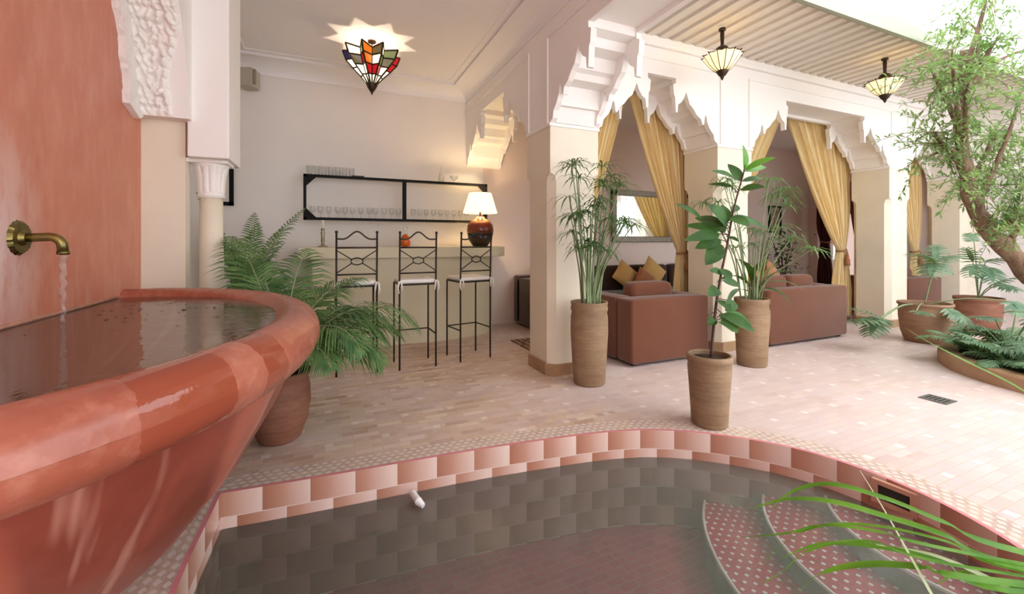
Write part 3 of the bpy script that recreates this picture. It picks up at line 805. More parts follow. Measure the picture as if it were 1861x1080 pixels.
# ------------------------------------------------------------------ bar
bar = thing('bar_counter', 'pale plaster bar counter with thick top and rounded end, under the black shelf', 'bar counter', (1,5.2,0))
def barpoly(x0, x1, yf, r, yb=YB-.005):
    return [(x0,yb),(x0,yf)]+[(x1-r+r*math.sin(R(a)), yf+ (yb-yf)*.62*(1-math.cos(R(a)))) for a in range(0,91,9)]+[(x1,yb)]
pf = lambda s,t,z:(s,z,t)
MB().prism(barpoly(-.12,2.02,4.88,.9), pf, 0, .975).build('body', M['counter'], bar)
MB().prism(barpoly(-.25,2.15,4.80,.35), pf, .975, 1.095).build('countertop', M['counter'], bar, bevel=.012)
# stools
def make_stool():
    o = thing('bar_stool', 'x', 'bar stool', (0,0,0), 'wrought iron bar stools at the counter')
    w, d = .165, .15; r = .0085
    for sx in (-1, 1):
        m = MB(); m.tube([(sx*w,-d,0),(sx*w,-d,.8),(sx*w*1.0,-d-.02,1.235)], r, 8); m.sphere((sx*w,-d-.02,1.235), .013, 8, 6); m.build('back_leg', M['iron'], o, True)
        m = MB(); m.tube([(sx*w,d,0),(sx*w,d,.765)], r, 8); m.build('front_leg', M['iron'], o, True)
    m = MB(); m.tube([(-w,-d,.765),(w,-d,.765),(w,d,.765),(-w,d,.765),(-w,-d,.765)], .009, 8); m.build('seat_frame', M['iron'], o)
    m = MB(); m.tube([(-w,d,.30),(w,d,.30)], .007, 8); m.tube([(-w,-d,.30),(-w,d,.30)], .007, 8); m.tube([(w,-d,.30),(w,d,.30)], .007, 8); m.tube([(-w,-d,.2),(w,-d,.2)], .007, 8) if False else None
    m.build('footrest', M['iron'], o)
    m = MB(); yb = -d-.012
    top = [(-w+2*w*i/24, yb-.006, 1.165+.045*(math.sin(math.pi*(i/24))**2)*1.4+.012*math.cos(4*math.pi*i/24)) for i in range(25)]
    m.tube(top, .007, 8); m.tube([(-w,yb,1.10),(w,yb,1.10)], .007, 8); m.tube([(-w,yb,.87),(w,yb,.87)], .007, 8)
    for s in (-1,1):
        m.tube([(s*w,yb,1.08),(s*.045,yb,1.00)], .005, 6); m.tube([(s*w,yb,.885),(s*.045,yb,.965)], .005, 6)
        m.tube([(s*.045,yb,1.0),(0,yb,1.015),(-s*.045,yb,1.0)] , .005, 6); m.tube([(s*.045,yb,.965),(0,yb,.95),(-s*.045,yb,.965)], .005, 6)
        m.tube([(s*.045+.02*math.cos(R(a)),yb,.9825+.018*math.sin(R(a))) for a in range(0,361,30)] if False else [(.05*math.cos(R(a)),yb,.9825+.03*math.sin(R(a))) for a in range(0,361,20)], .005, 6)
    m.build('backrest', M['iron'], o, True)
    m = MB(); m.rbox(0,0,.772,.812,.34,.31,0,.02); c = m.build('seat_cushion', M['cushion_white'], o, True)
    for s in (-1,1):
        m = MB()
        m.tube([(s*w*.9,-d-.035,.71),(s*w*.92,-d-.035,.77),(s*w*.98,-d-.018,.80),(s*w*1.07,-d-.03,.79),(s*w*1.12,-d-.03,.74),(s*w*1.05,-d-.03,.69)], [.003,.008,.009,.010,.008,.004], 6)
        m.build('cushion_tie', M['cushion_white'], c, True)
    return o
st = make_stool(); st.location = (.775, 4.05, 0); st.rotation_euler = (0,0,R(1))
st['label'] = 'black iron bar stool with white cushion, in the middle of the three'
dup(st, (.255, 4.07, 0), R(0), 'black iron bar stool partly hidden behind the big palm')
dup(st, (1.325, 4.11, 0), R(10), 'black iron bar stool standing in front of the table lamp')
# shelf on the wall
sh = thing('wall_shelf', 'long black-framed wall shelf in two bays with cut corner brackets', 'shelf', (.87,5.42,1.4))
X0, X1, Z0, Z1, YF = -.22, 1.97, 1.40, 1.915, 5.30
mb = MB(); t = .03
for y in (YF, ):
    mb.box(X0,X1,y,y+.03,Z0,Z0+t); mb.box(X0,X1,y,y+.03,Z1-t,Z1); mb.box(X0,X0+t,y,y+.03,Z0,Z1); mb.box(X1-t,X1,y,y+.03,Z0,Z1)
mb.build('frame', M['blackframe'], sh)
MB().box(.87,.915,YF-.004,YF+.03,Z0,Z1).build('divider', M['blackframe'], sh)
for (cx,cz,sx,sz) in ((X0+t,Z1-t,1,-1),(X0+t,Z0+t,1,1),(X1-t,Z1-t,-1,-1),(X1-t,Z0+t,-1,1)):
    m = MB(); m.prism([(cx,cz),(cx+sx*.10,cz),(cx,cz+sz*.10)], fN, YF+.002, YF+.02); m.build('corner_bracket', M['blackframe'], sh)
for z in (Z0, Z1-.012):
    MB().box(X0,X1,YF+.03,YB,z,z+.012).build('glass_shelf', M['glass'], sh)
# glassware
def goblet():
    m = MB(); m.lathe(0,0,[(.03,0),(.028,.004),(.005,.008),(.004,.06),(.018,.075),(.032,.10),(.034,.125),(.03,.15),(.028,.15),(.031,.125),(.029,.102),(.016,.08),(.002,.075)],16); 
    return m
g0 = goblet().build('wine_glass', M['glass'], smooth=True); tag(g0, 'clear stemmed glasses along the bottom of the black wall shelf', 'glass', 'stemmed glasses on the bottom shelf')
g0['label'] = 'clear stemmed glass among those lined along the bottom of the black shelf'
first = True
for i in range(22):
    x = -.13+i*.088
    if abs(x-.89) < .05 or x > 1.72: continue
    for y in (5.40,):
        o = g0 if first else g0.copy()
        if not first: COL.objects.link(o)
        first = False; o.location = (x+rnd.uniform(-.01,.01), y+rnd.uniform(-.02,.03), Z0+.0125)
m = MB(); m.lathe(0,0,[(.026,0),(.03,.04),(.033,.11),(.031,.11),(.027,.01)],16); tb = m.build('tumbler', M['glass'], smooth=True)
tag(tb, 'clear tumbler among those standing in a row on top of the black shelf', 'glass', 'tumblers on top of the shelf')
for i in range(7):
    o = tb if i == 0 else tb.copy()
    if i: COL.objects.link(o)
    o.location = (-.16+i*.075, 5.40, Z1+.0005)
m = MB(); m.lathe(0,0,[(.035,0),(.04,.06),(.03,.12),(.012,.16),(.012,.22),(.01,.22),(.01,.16),(.026,.12),(.036,.06),(.03,.01)],20)
dc = m.build('decanter', M['glass'], smooth=True); dc.location = (1.38,5.42,Z1+.0005); tag(dc, 'clear glass decanter on top of the black shelf, right bay', 'decanter')
m = MB(); m.lathe(0,0,[(.02,0),(.02,.005),(.006,.01),(.006,.03),(.05,.07),(.055,.1),(.052,.1),(.045,.07),(.003,.035)],18)
bw = m.build('glass_bowl', M['glass'], smooth=True); bw.location = (1.55,5.42,Z1+.0005); tag(bw, 'footed clear glass bowl on top of the shelf beside the decanter', 'bowl')
m = MB(); m.box(.29,.43,5.36,5.44,Z1+.0005,Z1+.022); tag(m.build('coaster_stack', M['ebony'], bevel=.004), 'small dark flat box lying on top of the black shelf, left bay', 'box')
# candle holder
ch = thing('candlestick', 'pewter candlestick with cream candle at the left of the bar top', 'candlestick', (-.02,5.0,1.095))
c0 = (-.02,5.0,1.095)
m = MB(); m.lathe(c0[0],c0[1],[(.055,1.095),(.05,1.105),(.02,1.115),(.014,1.14),(.02,1.16),(.016,1.2),(.022,1.25),(.014,1.27),(.024,1.29)],24); m.build('stand', M['pewter'], ch, True)
m = MB(); m.lathe(c0[0],c0[1],[(.013,1.29),(.013,1.38),(.008,1.383)],16); m.build('candle', M['candle'], ch, True)
# orange bottle
ob = thing('orange_decanter', 'round orange glass decanter with clear neck on the bar top', 'decanter', (.86,5.05,1.095))
m = MB(); m.lathe(.86,5.05,[(.03,1.095),(.055,1.11),(.06,1.15),(.045,1.21),(.02,1.24)],24); m.build('body', M['orange'], ob, True)
m = MB(); m.lathe(.86,5.05,[(.02,1.24),(.017,1.28),(.024,1.33),(.02,1.345),(.0,1.345)],20); m.build('neck', M['glass'], ob, True)
# table lamp
LX, LY = 1.80, 5.10
tl = thing('table_lamp', 'brown ceramic jar table lamp with glowing cream shade on the bar end', 'lamp', (LX,LY,1.095))
m = MB(); m.lathe(LX,LY,[(.09,1.095),(.1,1.11),(.15,1.18),(.165,1.26)],36); m.build('jar_base', M['darkglaze'], tl, True)
m = MB(); m.lathe(LX,LY,[(.165,1.26),(.17,1.30),(.16,1.36),(.12,1.42),(.06,1.45),(.05,1.47)],36); m.build('jar', M['copper'], tl, True)
m = MB(); m.tube([(LX,LY,1.46),(LX,LY,1.60)], .012, 10); m.build('neck', M['brass'], tl, True)
m = MB(); m.lathe(LX,LY,[(.215,1.515),(.14,1.765)],40, cap=False); m.build('lamp_shade', M['shade'], tl, True, solid=.004)
m = MB(); m.sphere((LX-.0,LY,1.64),.035); m.build('bulb', emis('bulb_glow',(1,.8,.5,1),6), tl, True)
# speaker in the corner
sp = thing('wall_speaker', 'small grey loudspeaker high in the corner of the bar room', 'speaker', (-.72,5.35,2.84))
m = MB(); m.rbox(-.76,5.42,2.83,3.03,.16,.18,R(-20),.015); m.build('cabinet', M['grey_plastic'], sp)
m = MB(); m.rbox(-.735,5.335,2.85,3.01,.12,.02,R(-20),.006); m.build('grille', M['grille'], sp)
m = MB(); m.tube([(-.78,5.5,2.93),(-.80,5.56,2.93)], .015, 8); m.build('bracket', M['grey_plastic'], sp)
# small black framed mirror by the corner
sm = thing('wall_mirror', 'small black-framed mirror on the bar wall behind the slim column', 'mirror', (-1.0,5.53,1.55))
m = MB(); 
for b in ((-1.09,-1.05,1.55,2.0),(-.96,-.92,1.55,2.0),(-1.09,-.92,1.55,1.59),(-1.09,-.92,1.96,2.0)): m.box(b[0],b[1],5.515,5.548,b[2],b[3])
m.build('frame', M['blackframe'], sm); MB().box(-1.06,-.95,5.535,5.546,1.58,1.97).build('mirror_glass', M['mirror'], sm)

# ------------------------------------------------------------------ lamps
CX, CY = .44, 4.56; zr = 3.085
cl = thing('star_lantern', 'star-shaped stained glass ceiling lantern over the bar room', 'ceiling lamp', (CX,CY,2.66))
NS = 9; Rim = []; 
fr = MB(); ro, ri = .285, .17
tip = [(CX+ (ro if i%2==0 else ri)*math.cos(math.pi*i/NS+.1), CY+(ro if i%2==0 else ri)*math.sin(math.pi*i/NS+.1), zr) for i in range(2*NS)]
levels = [(1.0,0.0),(.90,-.09),(.68,-.17),(.42,-.25),(.17,-.33)]
def lv(i, k):
    s, dz = levels[k]; sq = [1,.9,.75,.5,0][k]
    r = (ro if i%2==0 else ri); rm = (ro+ri)/2; r = rm+(r-rm)*sq
    a = math.pi*i/NS+.1; zz = zr+dz+(0.0 if i%2==0 else (-.02 if k==0 else 0)); 
    return Vector((CX+r*s*math.cos(a), CY+r*s*math.sin(a), zz))
names = list(GL); 
for k in range(len(levels)-1):
    for i in range(2*NS):
        a,b,c,d = lv(i%(2*NS),k), lv((i+1)%(2*NS),k), lv((i+1)%(2*NS),k+1), lv(i%(2*NS),k+1)
        fr.tube([a,b], .009, 5); fr.tube([a,d], .009, 5)
        if k == len(levels)-2: fr.tube([d,c], .0045, 5)
for k in range(len(levels)-1):
    for i in range(2*NS):
        a,b,c,d = lv(i,k), lv((i+1)%(2*NS),k), lv((i+1)%(2*NS),k+1), lv(i,k+1)
        ctr = (a+b+c+d)/4; sh_ = lambda p: ctr+(p-ctr)*.93
        nm = rnd.choice(['red','blue','green','amber','cream','cream','olive']) if k < 2 else rnd.choice(['cream','red','blue','cream','cream'])
        if k == 3: nm = 'cream'
        m = MB(); m.add([sh_(a),sh_(b),sh_(c),sh_(d)], [(0,1,2,3)]); m.build('glass_pane', GL[nm], cl, fix=False, solid=.004)
fr.build('frame', M['darkmetal'], cl)
m = MB(); m.lathe(CX,CY,[(.058,zr-.33),(.04,zr-.37),(.012,zr-.41),(.003,zr-.435)],10); m.build('finial', M['darkmetal'], cl)
m = MB(); m.tube([(CX,CY,ZC),(CX,CY,zr-.30)], .006, 8); m.sphere((CX,CY,2.955), .012); m.tube([(CX,CY,ZC),(CX,CY,ZC-.015)], .04, 16); m.build('stem', M['darkmetal'], cl)
def lantern(x, y, label, zt=3.065, zb=2.60):
    o = thing('hanging_lantern', label, 'lantern', (x,y,zb), 'pendant lanterns under the eave')
    H = zt-zb
    m = MB(); m.tube([(x,y,zt),(x,y,zt-.05),(x,y,zt-.14),(x,y,zt-.17)], [.014,.018,.014,.02], 12); m.tube([(x,y,zt),(x,y,zt-.02)], .03, 16); m.build('rod', M['darkmetal'], o, True)
    m = MB(); m.lathe(x,y,[(.02,zt-.155),(.045,zt-.17),(.06,zt-.20),(.068,zt-.225),(.062,zt-.235),(.07,zt-.245)],24); m.build('dome_cap', M['darkmetal'], o, True)
    fl = lambda a,r,z: 1+(.10*abs(math.cos(a*7)) if z > zb+.1 else .03)
    prof = [(.045,zb+.085),(.075,zb+.11),(.105,zb+.15),(.13,zb+.19),(.145,zb+.215)]
    m = MB(); m.lathe(x,y,prof,112,fl,cap=False); m.build('glass_bowl', M['lampglass'], o, True, solid=.004)
    m = MB()
    for k in range(14):
        a = math.pi*k/7; 
        m.tube([(x+r*1.1*math.cos(a), y+r*1.1*math.sin(a), z) for r,z in prof]+[(x+.175*math.cos(a),y+.175*math.sin(a),zb+.228)], .0045, 5)
        m.tube([(x+.165*math.cos(a),y+.165*math.sin(a),zb+.222),(x+.11*math.cos(a+.22),y+.11*math.sin(a+.22),zb+.235),(x+.165*math.cos(a+.449),y+.165*math.sin(a+.449),zb+.222)], .004, 5)
        m.tube([(x+.11*math.cos(a+.22),y+.11*math.sin(a+.22),zb+.235),(x+.06*math.cos(a),y+.06*math.sin(a),zt-.235)], .003, 4)
    m.build('ribs', M['darkmetal'], o)
    m = MB(); m.lathe(x,y,[(.05,zb+.09),(.05,zb+.075),(.03,zb+.045),(.014,zb+.03),(.014,zb+.02),(.002,zb)],20); m.build('finial', M['darkmetal'], o, True)
    m = MB(); m.sphere((x,y,zb+.16),.035); m.build('bulb', emis('bulb_glow2',(1,.85,.6,1),12), o, True)
    return o
lantern(3.265, 2.745, 'glowing flower-shaped glass lantern over the rubber plant, nearer of the two')
lantern(5.35, 2.51, 'glowing flower-shaped glass lantern nearer the tree, farther of the two')

# ------------------------------------------------------------------ curtains
def curtain(label, xi, xo, zt, tie, zb, y, mat=None, n=9, group='gold arch curtains', cat='curtain', nm='curtain', tw=.10, bw=.26):
    """xi inner top edge (arch centre), xo outer top edge (pier), tie=(x,z)"""
    mat = mat or M['gold']
    o = thing(nm, label, cat, ((xi+xo)/2, y, zb))
    if group: o['group'] = group
    def f(u, v):
        z = zt+(zb-zt)*v
        if z >= tie[1]:
            t = (zt-z)/(zt-tie[1])
            e = t**1.25; x0 = xi+(tie[0]-xi)*(t*.85+.15*t*t*t); x1 = xo+(tie[0]-xo)*max(0,(t-.55)/.45)**2
            hw = tw/2; d = 1 if xi < xo else -1
            x0 -= d*hw*e; x1 += d*hw*max(0,(t-.55)/.45)**2
            amp = .05*(1-.55*t)
        else:
            t = (tie[1]-z)/(tie[1]-zb); w = tw+(bw-tw)*min(1,t*1.6)**.8; d = 1 if xi < xo else -1
            x0 = tie[0]-d*w/2; x1 = tie[0]+d*w/2; amp = .03+.015*t
        ph = 2*math.pi*n*u
        x = x0+(x1-x0)*(u+.012*math.sin(ph*2+1))
        return (x, y+amp*math.sin(ph)+.012*math.sin(ph*2.3+z*3), z)
    m = MB(); m.grid(150, 60, f); m.build('drape', mat, o, True, fix=False, solid=.003)
    m = MB(); k = []
    for a in range(0,361,20): k.append((tie[0]+(tw*.62)*math.cos(R(a)), y+.055*math.sin(R(a)), tie[1]+.012*math.cos(R(a))))
    m.tube(k, .013, 8); tb = m.build('tie_back', M['tie'], o, True)
    m = MB(); m.lathe(tie[0]+.01,y-.075,[(.004,tie[1]),(.012,tie[1]-.05),(.022,tie[1]-.08),(.02,tie[1]-.11),(.032,tie[1]-.13),(.036,tie[1]-.22)],14); m.build('tassel', M['rust_fabric'], tb, True)
    return o
YC = 3.74
curtain('gold curtain behind the papyrus pot, drawn to the corner pier', 3.02, 2.29, 2.80, (2.34,1.05), .08, YC)
curtain('gold curtain tied with a tassel in front of the wide silver mirror', 3.04, 3.84, 2.80, (3.80,1.03), .08, YC)
curtain('gold curtain in the wide arch, drawn back behind the rubber plant', 5.60, 4.20, 2.84, (4.265,1.05), .08, YC)
curtain('gold curtain in the wide arch, tied on the right above the love seat', 5.66, 7.02, 2.86, (6.85,1.03), .08, YC, tw=.12, bw=.4)
curtain('gold curtain in the far narrow arch, above the wide terracotta pot', 8.0, 8.98, 2.8, (8.84,1.0), .05, YC)
cr = MB(); cr.tube([(2.28,YC,2.83),(3.75,YC,2.83)], .014, 8); cr.sphere((3.05,YC-.03,2.80),.03)
tag(cr.build('curtain_rod', M['iron']), 'dark curtain rod across the first narrow arch', 'curtain rod')
cr = MB(); cr.tube([(4.2,YC,2.87),(6.98,YC,2.87)], .014, 8); tag(cr.build('curtain_rod', M['iron']), 'dark curtain rod across the wide middle arch', 'curtain rod')
cr = MB(); cr.tube([(7.4,YC,2.83),(9.05,YC,2.83)], .014, 8); tag(cr.build('curtain_rod', M['iron']), 'dark curtain rod across the farthest narrow arch', 'curtain rod')
# maroon drapes at the lounge doorway
o = curtain('dark maroon drape gathered at the doorway at the end of the lounge', 4.55, 5.38, 2.1, (5.22,1.15), .1, 0, M['maroon'], 6, group=None, tw=.16, bw=.3)
o.location = (9.06, 4.9, .1); o.rotation_euler = (0,0,R(90))
o.location = (9.04, (4.55+5.38)/2, .1)
o = curtain('maroon drape seen through the far narrow arch', 7.9, 8.62, 2.15, (8.5,.8), .25, 4.2, M['maroon'], 6, group=None, tw=.5, bw=.5)

# ------------------------------------------------------------------ seating
def armchair(cx, yf, w, label, nm='armchair', cat='armchair', d=.88, h=.62, cush=True, group='brown armchairs backing onto the courtyard'):
    o = thing(nm, label, cat, (cx, yf+d/2, 0))
    m = MB(); m.rbox(cx, yf+.11, .03, h, w, .22, 0, .03); m.build('back', M['sofa'], o, True, bevel=0)
    for s in (-1,1):
        m = MB(); m.rbox(cx+s*(w/2-.10), yf+.22+(d-.22)/2, .03, h, .20, d-.22, 0, .03); m.build('armrest', M['sofa'], o, True)
    m = MB(); m.rbox(cx, yf+.22+(d-.22)/2, .03, .30, w-.4, d-.23, 0, .02); m.build('base', M['sofa'], o, True)
    k = 1 if w < 1.2 else 2; ww = (w-.41)/k
    for i in range(k):
        x = cx-(w-.41)/2+ww*(i+.5)
        m = MB(); m.rbox(x, yf+.23+(d-.23)/2, .30, .44, ww-.01, d-.24, 0, .045); m.build('seat_cushion', M['sofa'], o, True)
        m = MB(); m.rbox(x, yf+.34, .44, .745, ww-.02, .18, 0, .06); m.build('back_cushion', M['sofa'], o, True)
    for sx in (-1,1):
        for y in (yf+.07, yf+d-.07):
            m = MB(); m.box(cx+sx*(w/2-.08)-.02, cx+sx*(w/2-.08)+.02, y-.02, y+.02, 0, .035); m.build('foot', M['ebony'], o)
    return o
armchair(3.035, 3.11-.35+.35, .97, 'brown upholstered armchair backing onto the courtyard, between the papyrus pot and rubber plant')
armchair(5.12, 3.11, 1.42, 'wider brown love seat backing onto the courtyard in the middle arch', 'love_seat', 'sofa')
armchair(8.1, 3.30, .95, 'brown armchair in the farthest arch, behind the wide terracotta pot')
# long sofa along the lounge back wall
so = thing('corner_sofa', 'dark brown sofa running along the lounge wall below the mirror', 'sofa', (4.2,5.1,0))
m = MB(); m.rbox(4.2, 5.42, .03, .68, 3.5, .22, 0, .03); m.build('back', M['sofa_dark'], so, True)
for x in (2.56, 5.84):
    m = MB(); m.rbox(x, 4.97, .03, .655, .22, .90, 0, .03); m.build('armrest', M['sofa_dark'], so, True)
m = MB(); m.rbox(4.2, 4.95, .03, .30, 3.06, .72, 0, .02); m.build('base', M['sofa_dark'], so, True)
for i in range(4):
    x = 2.69+3.05/4*(i+.5)
    m = MB(); m.rbox(x, 4.93, .30, .44, .75, .74, 0, .04); m.build('seat_cushion', M['sofa_dark'], so, True)
    m = MB(); m.rbox(x, 5.24, .44, .80, .72, .16, 0, .06); m.build('back_cushion', M['sofa_dark'], so, True)
def pillow(x, y, z, s, rot, mat, label, tilt=15, yaw=0):
    def f(sg):
        def g(u, v):
            a, b = u*2-1, v*2-1
            h = .07*(max(0,(1-a*a)*(1-b*b)))**.4; k = 1-.06*(1-abs(a*b))
            return (a*s/2*k, sg*h, b*s/2*k)
        return g
    m = MB(); m.grid(15,15,f(1)); m.grid(15,15,f(-1))
    Mx = Matrix.Translation((x,y,z)) @ Matrix.Rotation(R(yaw),4,'Z') @ Matrix.Rotation(R(-tilt),4,'X') @ Matrix.Rotation(R(rot),4,'Y')
    m.v = [Mx @ p for p in m.v]
    return tag(m.build('throw_pillow', mat, smooth=True), label, 'cushion', 'throw pillows in the lounge')
pillow(3.98, 4.99, .67, .34, 40, M['gold_fabric'], 'gold throw pillow standing on its corner, left of two under the mirror')
pillow(4.20, 4.84, .60, .30, 35, M['rust_fabric'], 'rust brown throw pillow leaning before the gold pillows')
pillow(4.45, 4.95, .69, .38, 42, M['gold_fabric'], 'larger gold throw pillow standing on its corner, right of two under the mirror')
pillow(5.25, 3.66, .70, .34, 38, M['rust_fabric'], 'rust brown throw pillow peeking over the love seat', yaw=20)
pillow(4.95, 3.68, .66, .32, 44, M['gold_fabric'], 'gold throw pillow peeking over the love seat back', yaw=-10)
# mirror
mi = thing('mirror', 'wide wall mirror in a hammered silver frame above the lounge sofa', 'mirror', (4.95,5.5,1.15))
m = MB(); a0,a1,b0,b1 = 4.14,5.78,1.15,1.98
for b in ((a0,a1,b0,b0+.09),(a0,a1,b1-.09,b1),(a0,a0+.09,b0,b1),(a1-.09,a1,b0,b1)): m.box(b[0],b[1],5.50,5.548,b[2],b[3])
m.build('frame', M['silverframe'], mi, bevel=.008); MB().box(a0+.085,a1-.085,5.53,5.54,b0+.085,b1-.085).build('mirror_glass', M['mirror'], mi)
# framed picture
pc = thing('framed_picture', 'small black-framed picture on the lounge wall above the leafy plant', 'picture', (8.0,5.53,1.4))
px0, px1, pz0, pz1 = 7.83, 8.18, 1.33, 1.85
m = MB()
for b in ((px0,px1,pz0,pz0+.03),(px0,px1,pz1-.03,pz1),(px0,px0+.03,pz0,pz1),(px1-.03,px1,pz0,pz1)): m.box(b[0],b[1],5.515,5.548,b[2],b[3])
m.build('frame', M['blackframe'], pc); MB().box(px0+.02,px1-.02,5.535,5.545,pz0+.02,pz1-.02).build('print', M['picture'], pc)
# slim white column in the room beyond
m = MB(); m.lathe(9.75, 5.55, [(.10,0),(.10,.06),(.075,.1),(.07,1.2),(.075,2.0),(.12,2.1),(.12,2.9)], 24)
tag(m.build('column', M['plaster'], smooth=True), 'white column standing in the room beyond the lounge doorway', 'column')
# rug
m = MB(); m.box(1.98, 4.3, 3.95, 4.55, 0.001, .012); tag(m.build('rug', M['rug']), 'dark patterned rug on the lounge floor behind the corner pier', 'rug')

# ------------------------------------------------------------------ plants
def leafblade(mb, base, tip, w, up=Vector((0,0,1)), sag=.12, fold=.25, k=6, shape=None):
    base, tip = Vector(base), Vector(tip); ax = tip-base; L = ax.length; d = ax.normalized()
    side = d.cross(up)
    if side.length < .05: side = d.cross(Vector((1,0,0)))
    side.normalize(); nrm = side.cross(d).normalized()
    vs = []; fs = []
    shape = shape or (lambda t: math.sin(math.pi*min(1,t**.8))**.75 if 0 < t < 1 else 0)
    for i in range(k+1):
        t = i/k; c = base+ax*t+nrm*(sag*L*math.sin(math.pi*t)*.6) ; ww = w/2*shape(t)
        vs += [c-side*ww+nrm*ww*fold, c, c+side*ww+nrm*ww*fold]
    for i in range(k):
        a = i*3; fs += [(a,a+1,a+4,a+3),(a+1,a+2,a+5,a+4)]
    mb.add(vs, fs)
def strapleaf(mb, base, tip, w, nrm, droop=.1):
    """narrow leaflet: 3 segments with a drooping tip"""
    base, tip = Vector(base), Vector(tip); ax = tip-base; L = ax.length
    side = ax.cross(nrm)
    if side.length < 1e-5: side = ax.cross(Vector((1,0,.2)))
    side.normalize()
    p = [base, base+ax*.35+Vector((0,0,droop*L*.25)), base+ax*.7+Vector((0,0,droop*L*.15)), tip-Vector((0,0,droop*L*.4))]
    ws = [w*.35, w, w*.75, w*.08]; vs = []
    for q, ww in zip(p, ws): vs += [q-side*ww/2, q+side*ww/2]
    mb.add(vs, [(0,1,3,2),(2,3,5,4),(4,5,7,6)])
def frond_path(b, az, el0, L, bend, n=22):
    p = Vector(b); pts = [p.copy()]; e = el0
    for i in range(n):
        e -= bend/n*(.4+1.2*i/n); d = Vector((math.cos(az)*math.cos(e), math.sin(az)*math.cos(e), math.sin(e)))
        p = p+d*L/n; pts.append(p.copy())
    return pts
def frond(parent, b, az, el0, L, bend, ll=.28, n=34, mat='palm', start=.22, w=.016, name='frond'):
    pts = frond_path(b, az, el0, L, bend); N = len(pts)-1
    st = MB(); st.tube(pts, [.007*(1-.75*i/N) for i in range(N+1)], 6)
    o = st.build(name, M['stalk'], parent, True)
    m = MB()
    for k in range(n):
        t = start+(1-start)*k/(n-1); q = t*N; i = min(int(q), N-1); p = pts[i].lerp(pts[i+1], q-i)
        d = (pts[i+1]-pts[i]).normalized(); side = d.cross(Vector((0,0,1))).normalized(); up = side.cross(d)
        l = ll*(math.sin(math.pi*(.18+.8*(k/(n-1))))**.7)
        for s in (-1,1):
            fw = .55+.5*k/n; dr = (side*s+d*fw+up*.22+Vector((0,0,-.35-rnd.random()*.25))).normalized()
            strapleaf(m, p, p+dr*l*rnd.uniform(.88,1.08), w*rnd.uniform(.85,1.1), up, .35)
    m.build('leaflets', M[mat], o, False, fix=False)
    return o
def lathe_pot(o, x, y, prof, mat, soilz, k=40, rimw=.02):
    inner = [(r-rimw, z) for r, z in reversed(prof) if z > soilz-.03]
    pr = prof+inner
    m = MB(); m.lathe(x, y, pr, k); m.build('pot', M[mat], o, True)
    rs = max(r for r, z in prof if abs(z-soilz) < .12)-rimw
    m = MB(); m.lathe(x, y, [(rs,soilz-.004),(rs*.6,soilz+.004),(.002,soilz+.008)], 24); m.build('soil', M['soil'], o)

# big palm beside the basin
px, py = -.24, 2.82
pl = thing('potted_palm', 'large feathery palm in a round terracotta pot between basin and bar', 'plant', (px,py,0))
lathe_pot(pl, px, py, [(.09,0),(.115,.02),(.15,.12),(.165,.22),(.16,.31),(.15,.36),(.165,.38),(.165,.40)], 'terrapot', .36)
for (az, el0, L, bend, ll) in (
    (-8, 66, 1.22, 2.1, .34), (14, 60, 1.1, 2.1, .34), (-30, 58, .95, 2.2, .30), (35, 66, 1.0, 1.9, .30), (62, 70, 1.0, 1.7, .28),
    (88, 70, 1.05, 1.5, .26), (108, 66, 1.1, 1.4, .26), (-60, 60, .70, 2.0, .24), (75, 80, 1.0, 1.0, .26), (122, 76, 1.15, .95, .26), (25, 80, 1.0, 1.4, .27), (-20, 45, .8, 1.7, .28), (-45, 72, .85, 2.4, .28), (3, 50, .95, 1.5, .32), (50, 50, .95, 1.5, .28), (98, 52, .95, 1.2, .26), (118, 58, 1.0, 1.2, .24), (-5, 72, 1.0, 2.6, .32), (112, 82, .95, 1.2, .24)):
    frond(pl, (px+.03*math.cos(R(az)), py+.03*math.sin(R(az)), .38), R(az), R(el0), L*(.78 if abs(az) < 45 else .9), bend, ll*.97, 36, w=.0125)
m = MB()
for i in range(9):
    a = i*.7; m.tube([(px+.04*math.cos(a),py+.04*math.sin(a),.35),(px+.05*math.cos(a),py+.05*math.sin(a),.5)], .012, 6)
m.build('stems', M['stalk'], pl, True)
# a second palm farther back, seen behind the slim column
p2x, p2y = -.66, 4.5
pl2 = thing('potted_palm', 'dark palm standing behind the slim column in the bar room corner', 'plant', (p2x,p2y,0))
lathe_pot(pl2, p2x, p2y, [(.10,0),(.13,.1),(.15,.25),(.15,.36)], 'terrapot', .33)
for i in range(9):
    az = i*40+10; frond(pl2, (p2x,p2y,.36), R(az), R(86-(i%3)*3), .85+.4*(i%3)/2, .75 if abs(az-180) > 60 else .3, .15, 30)

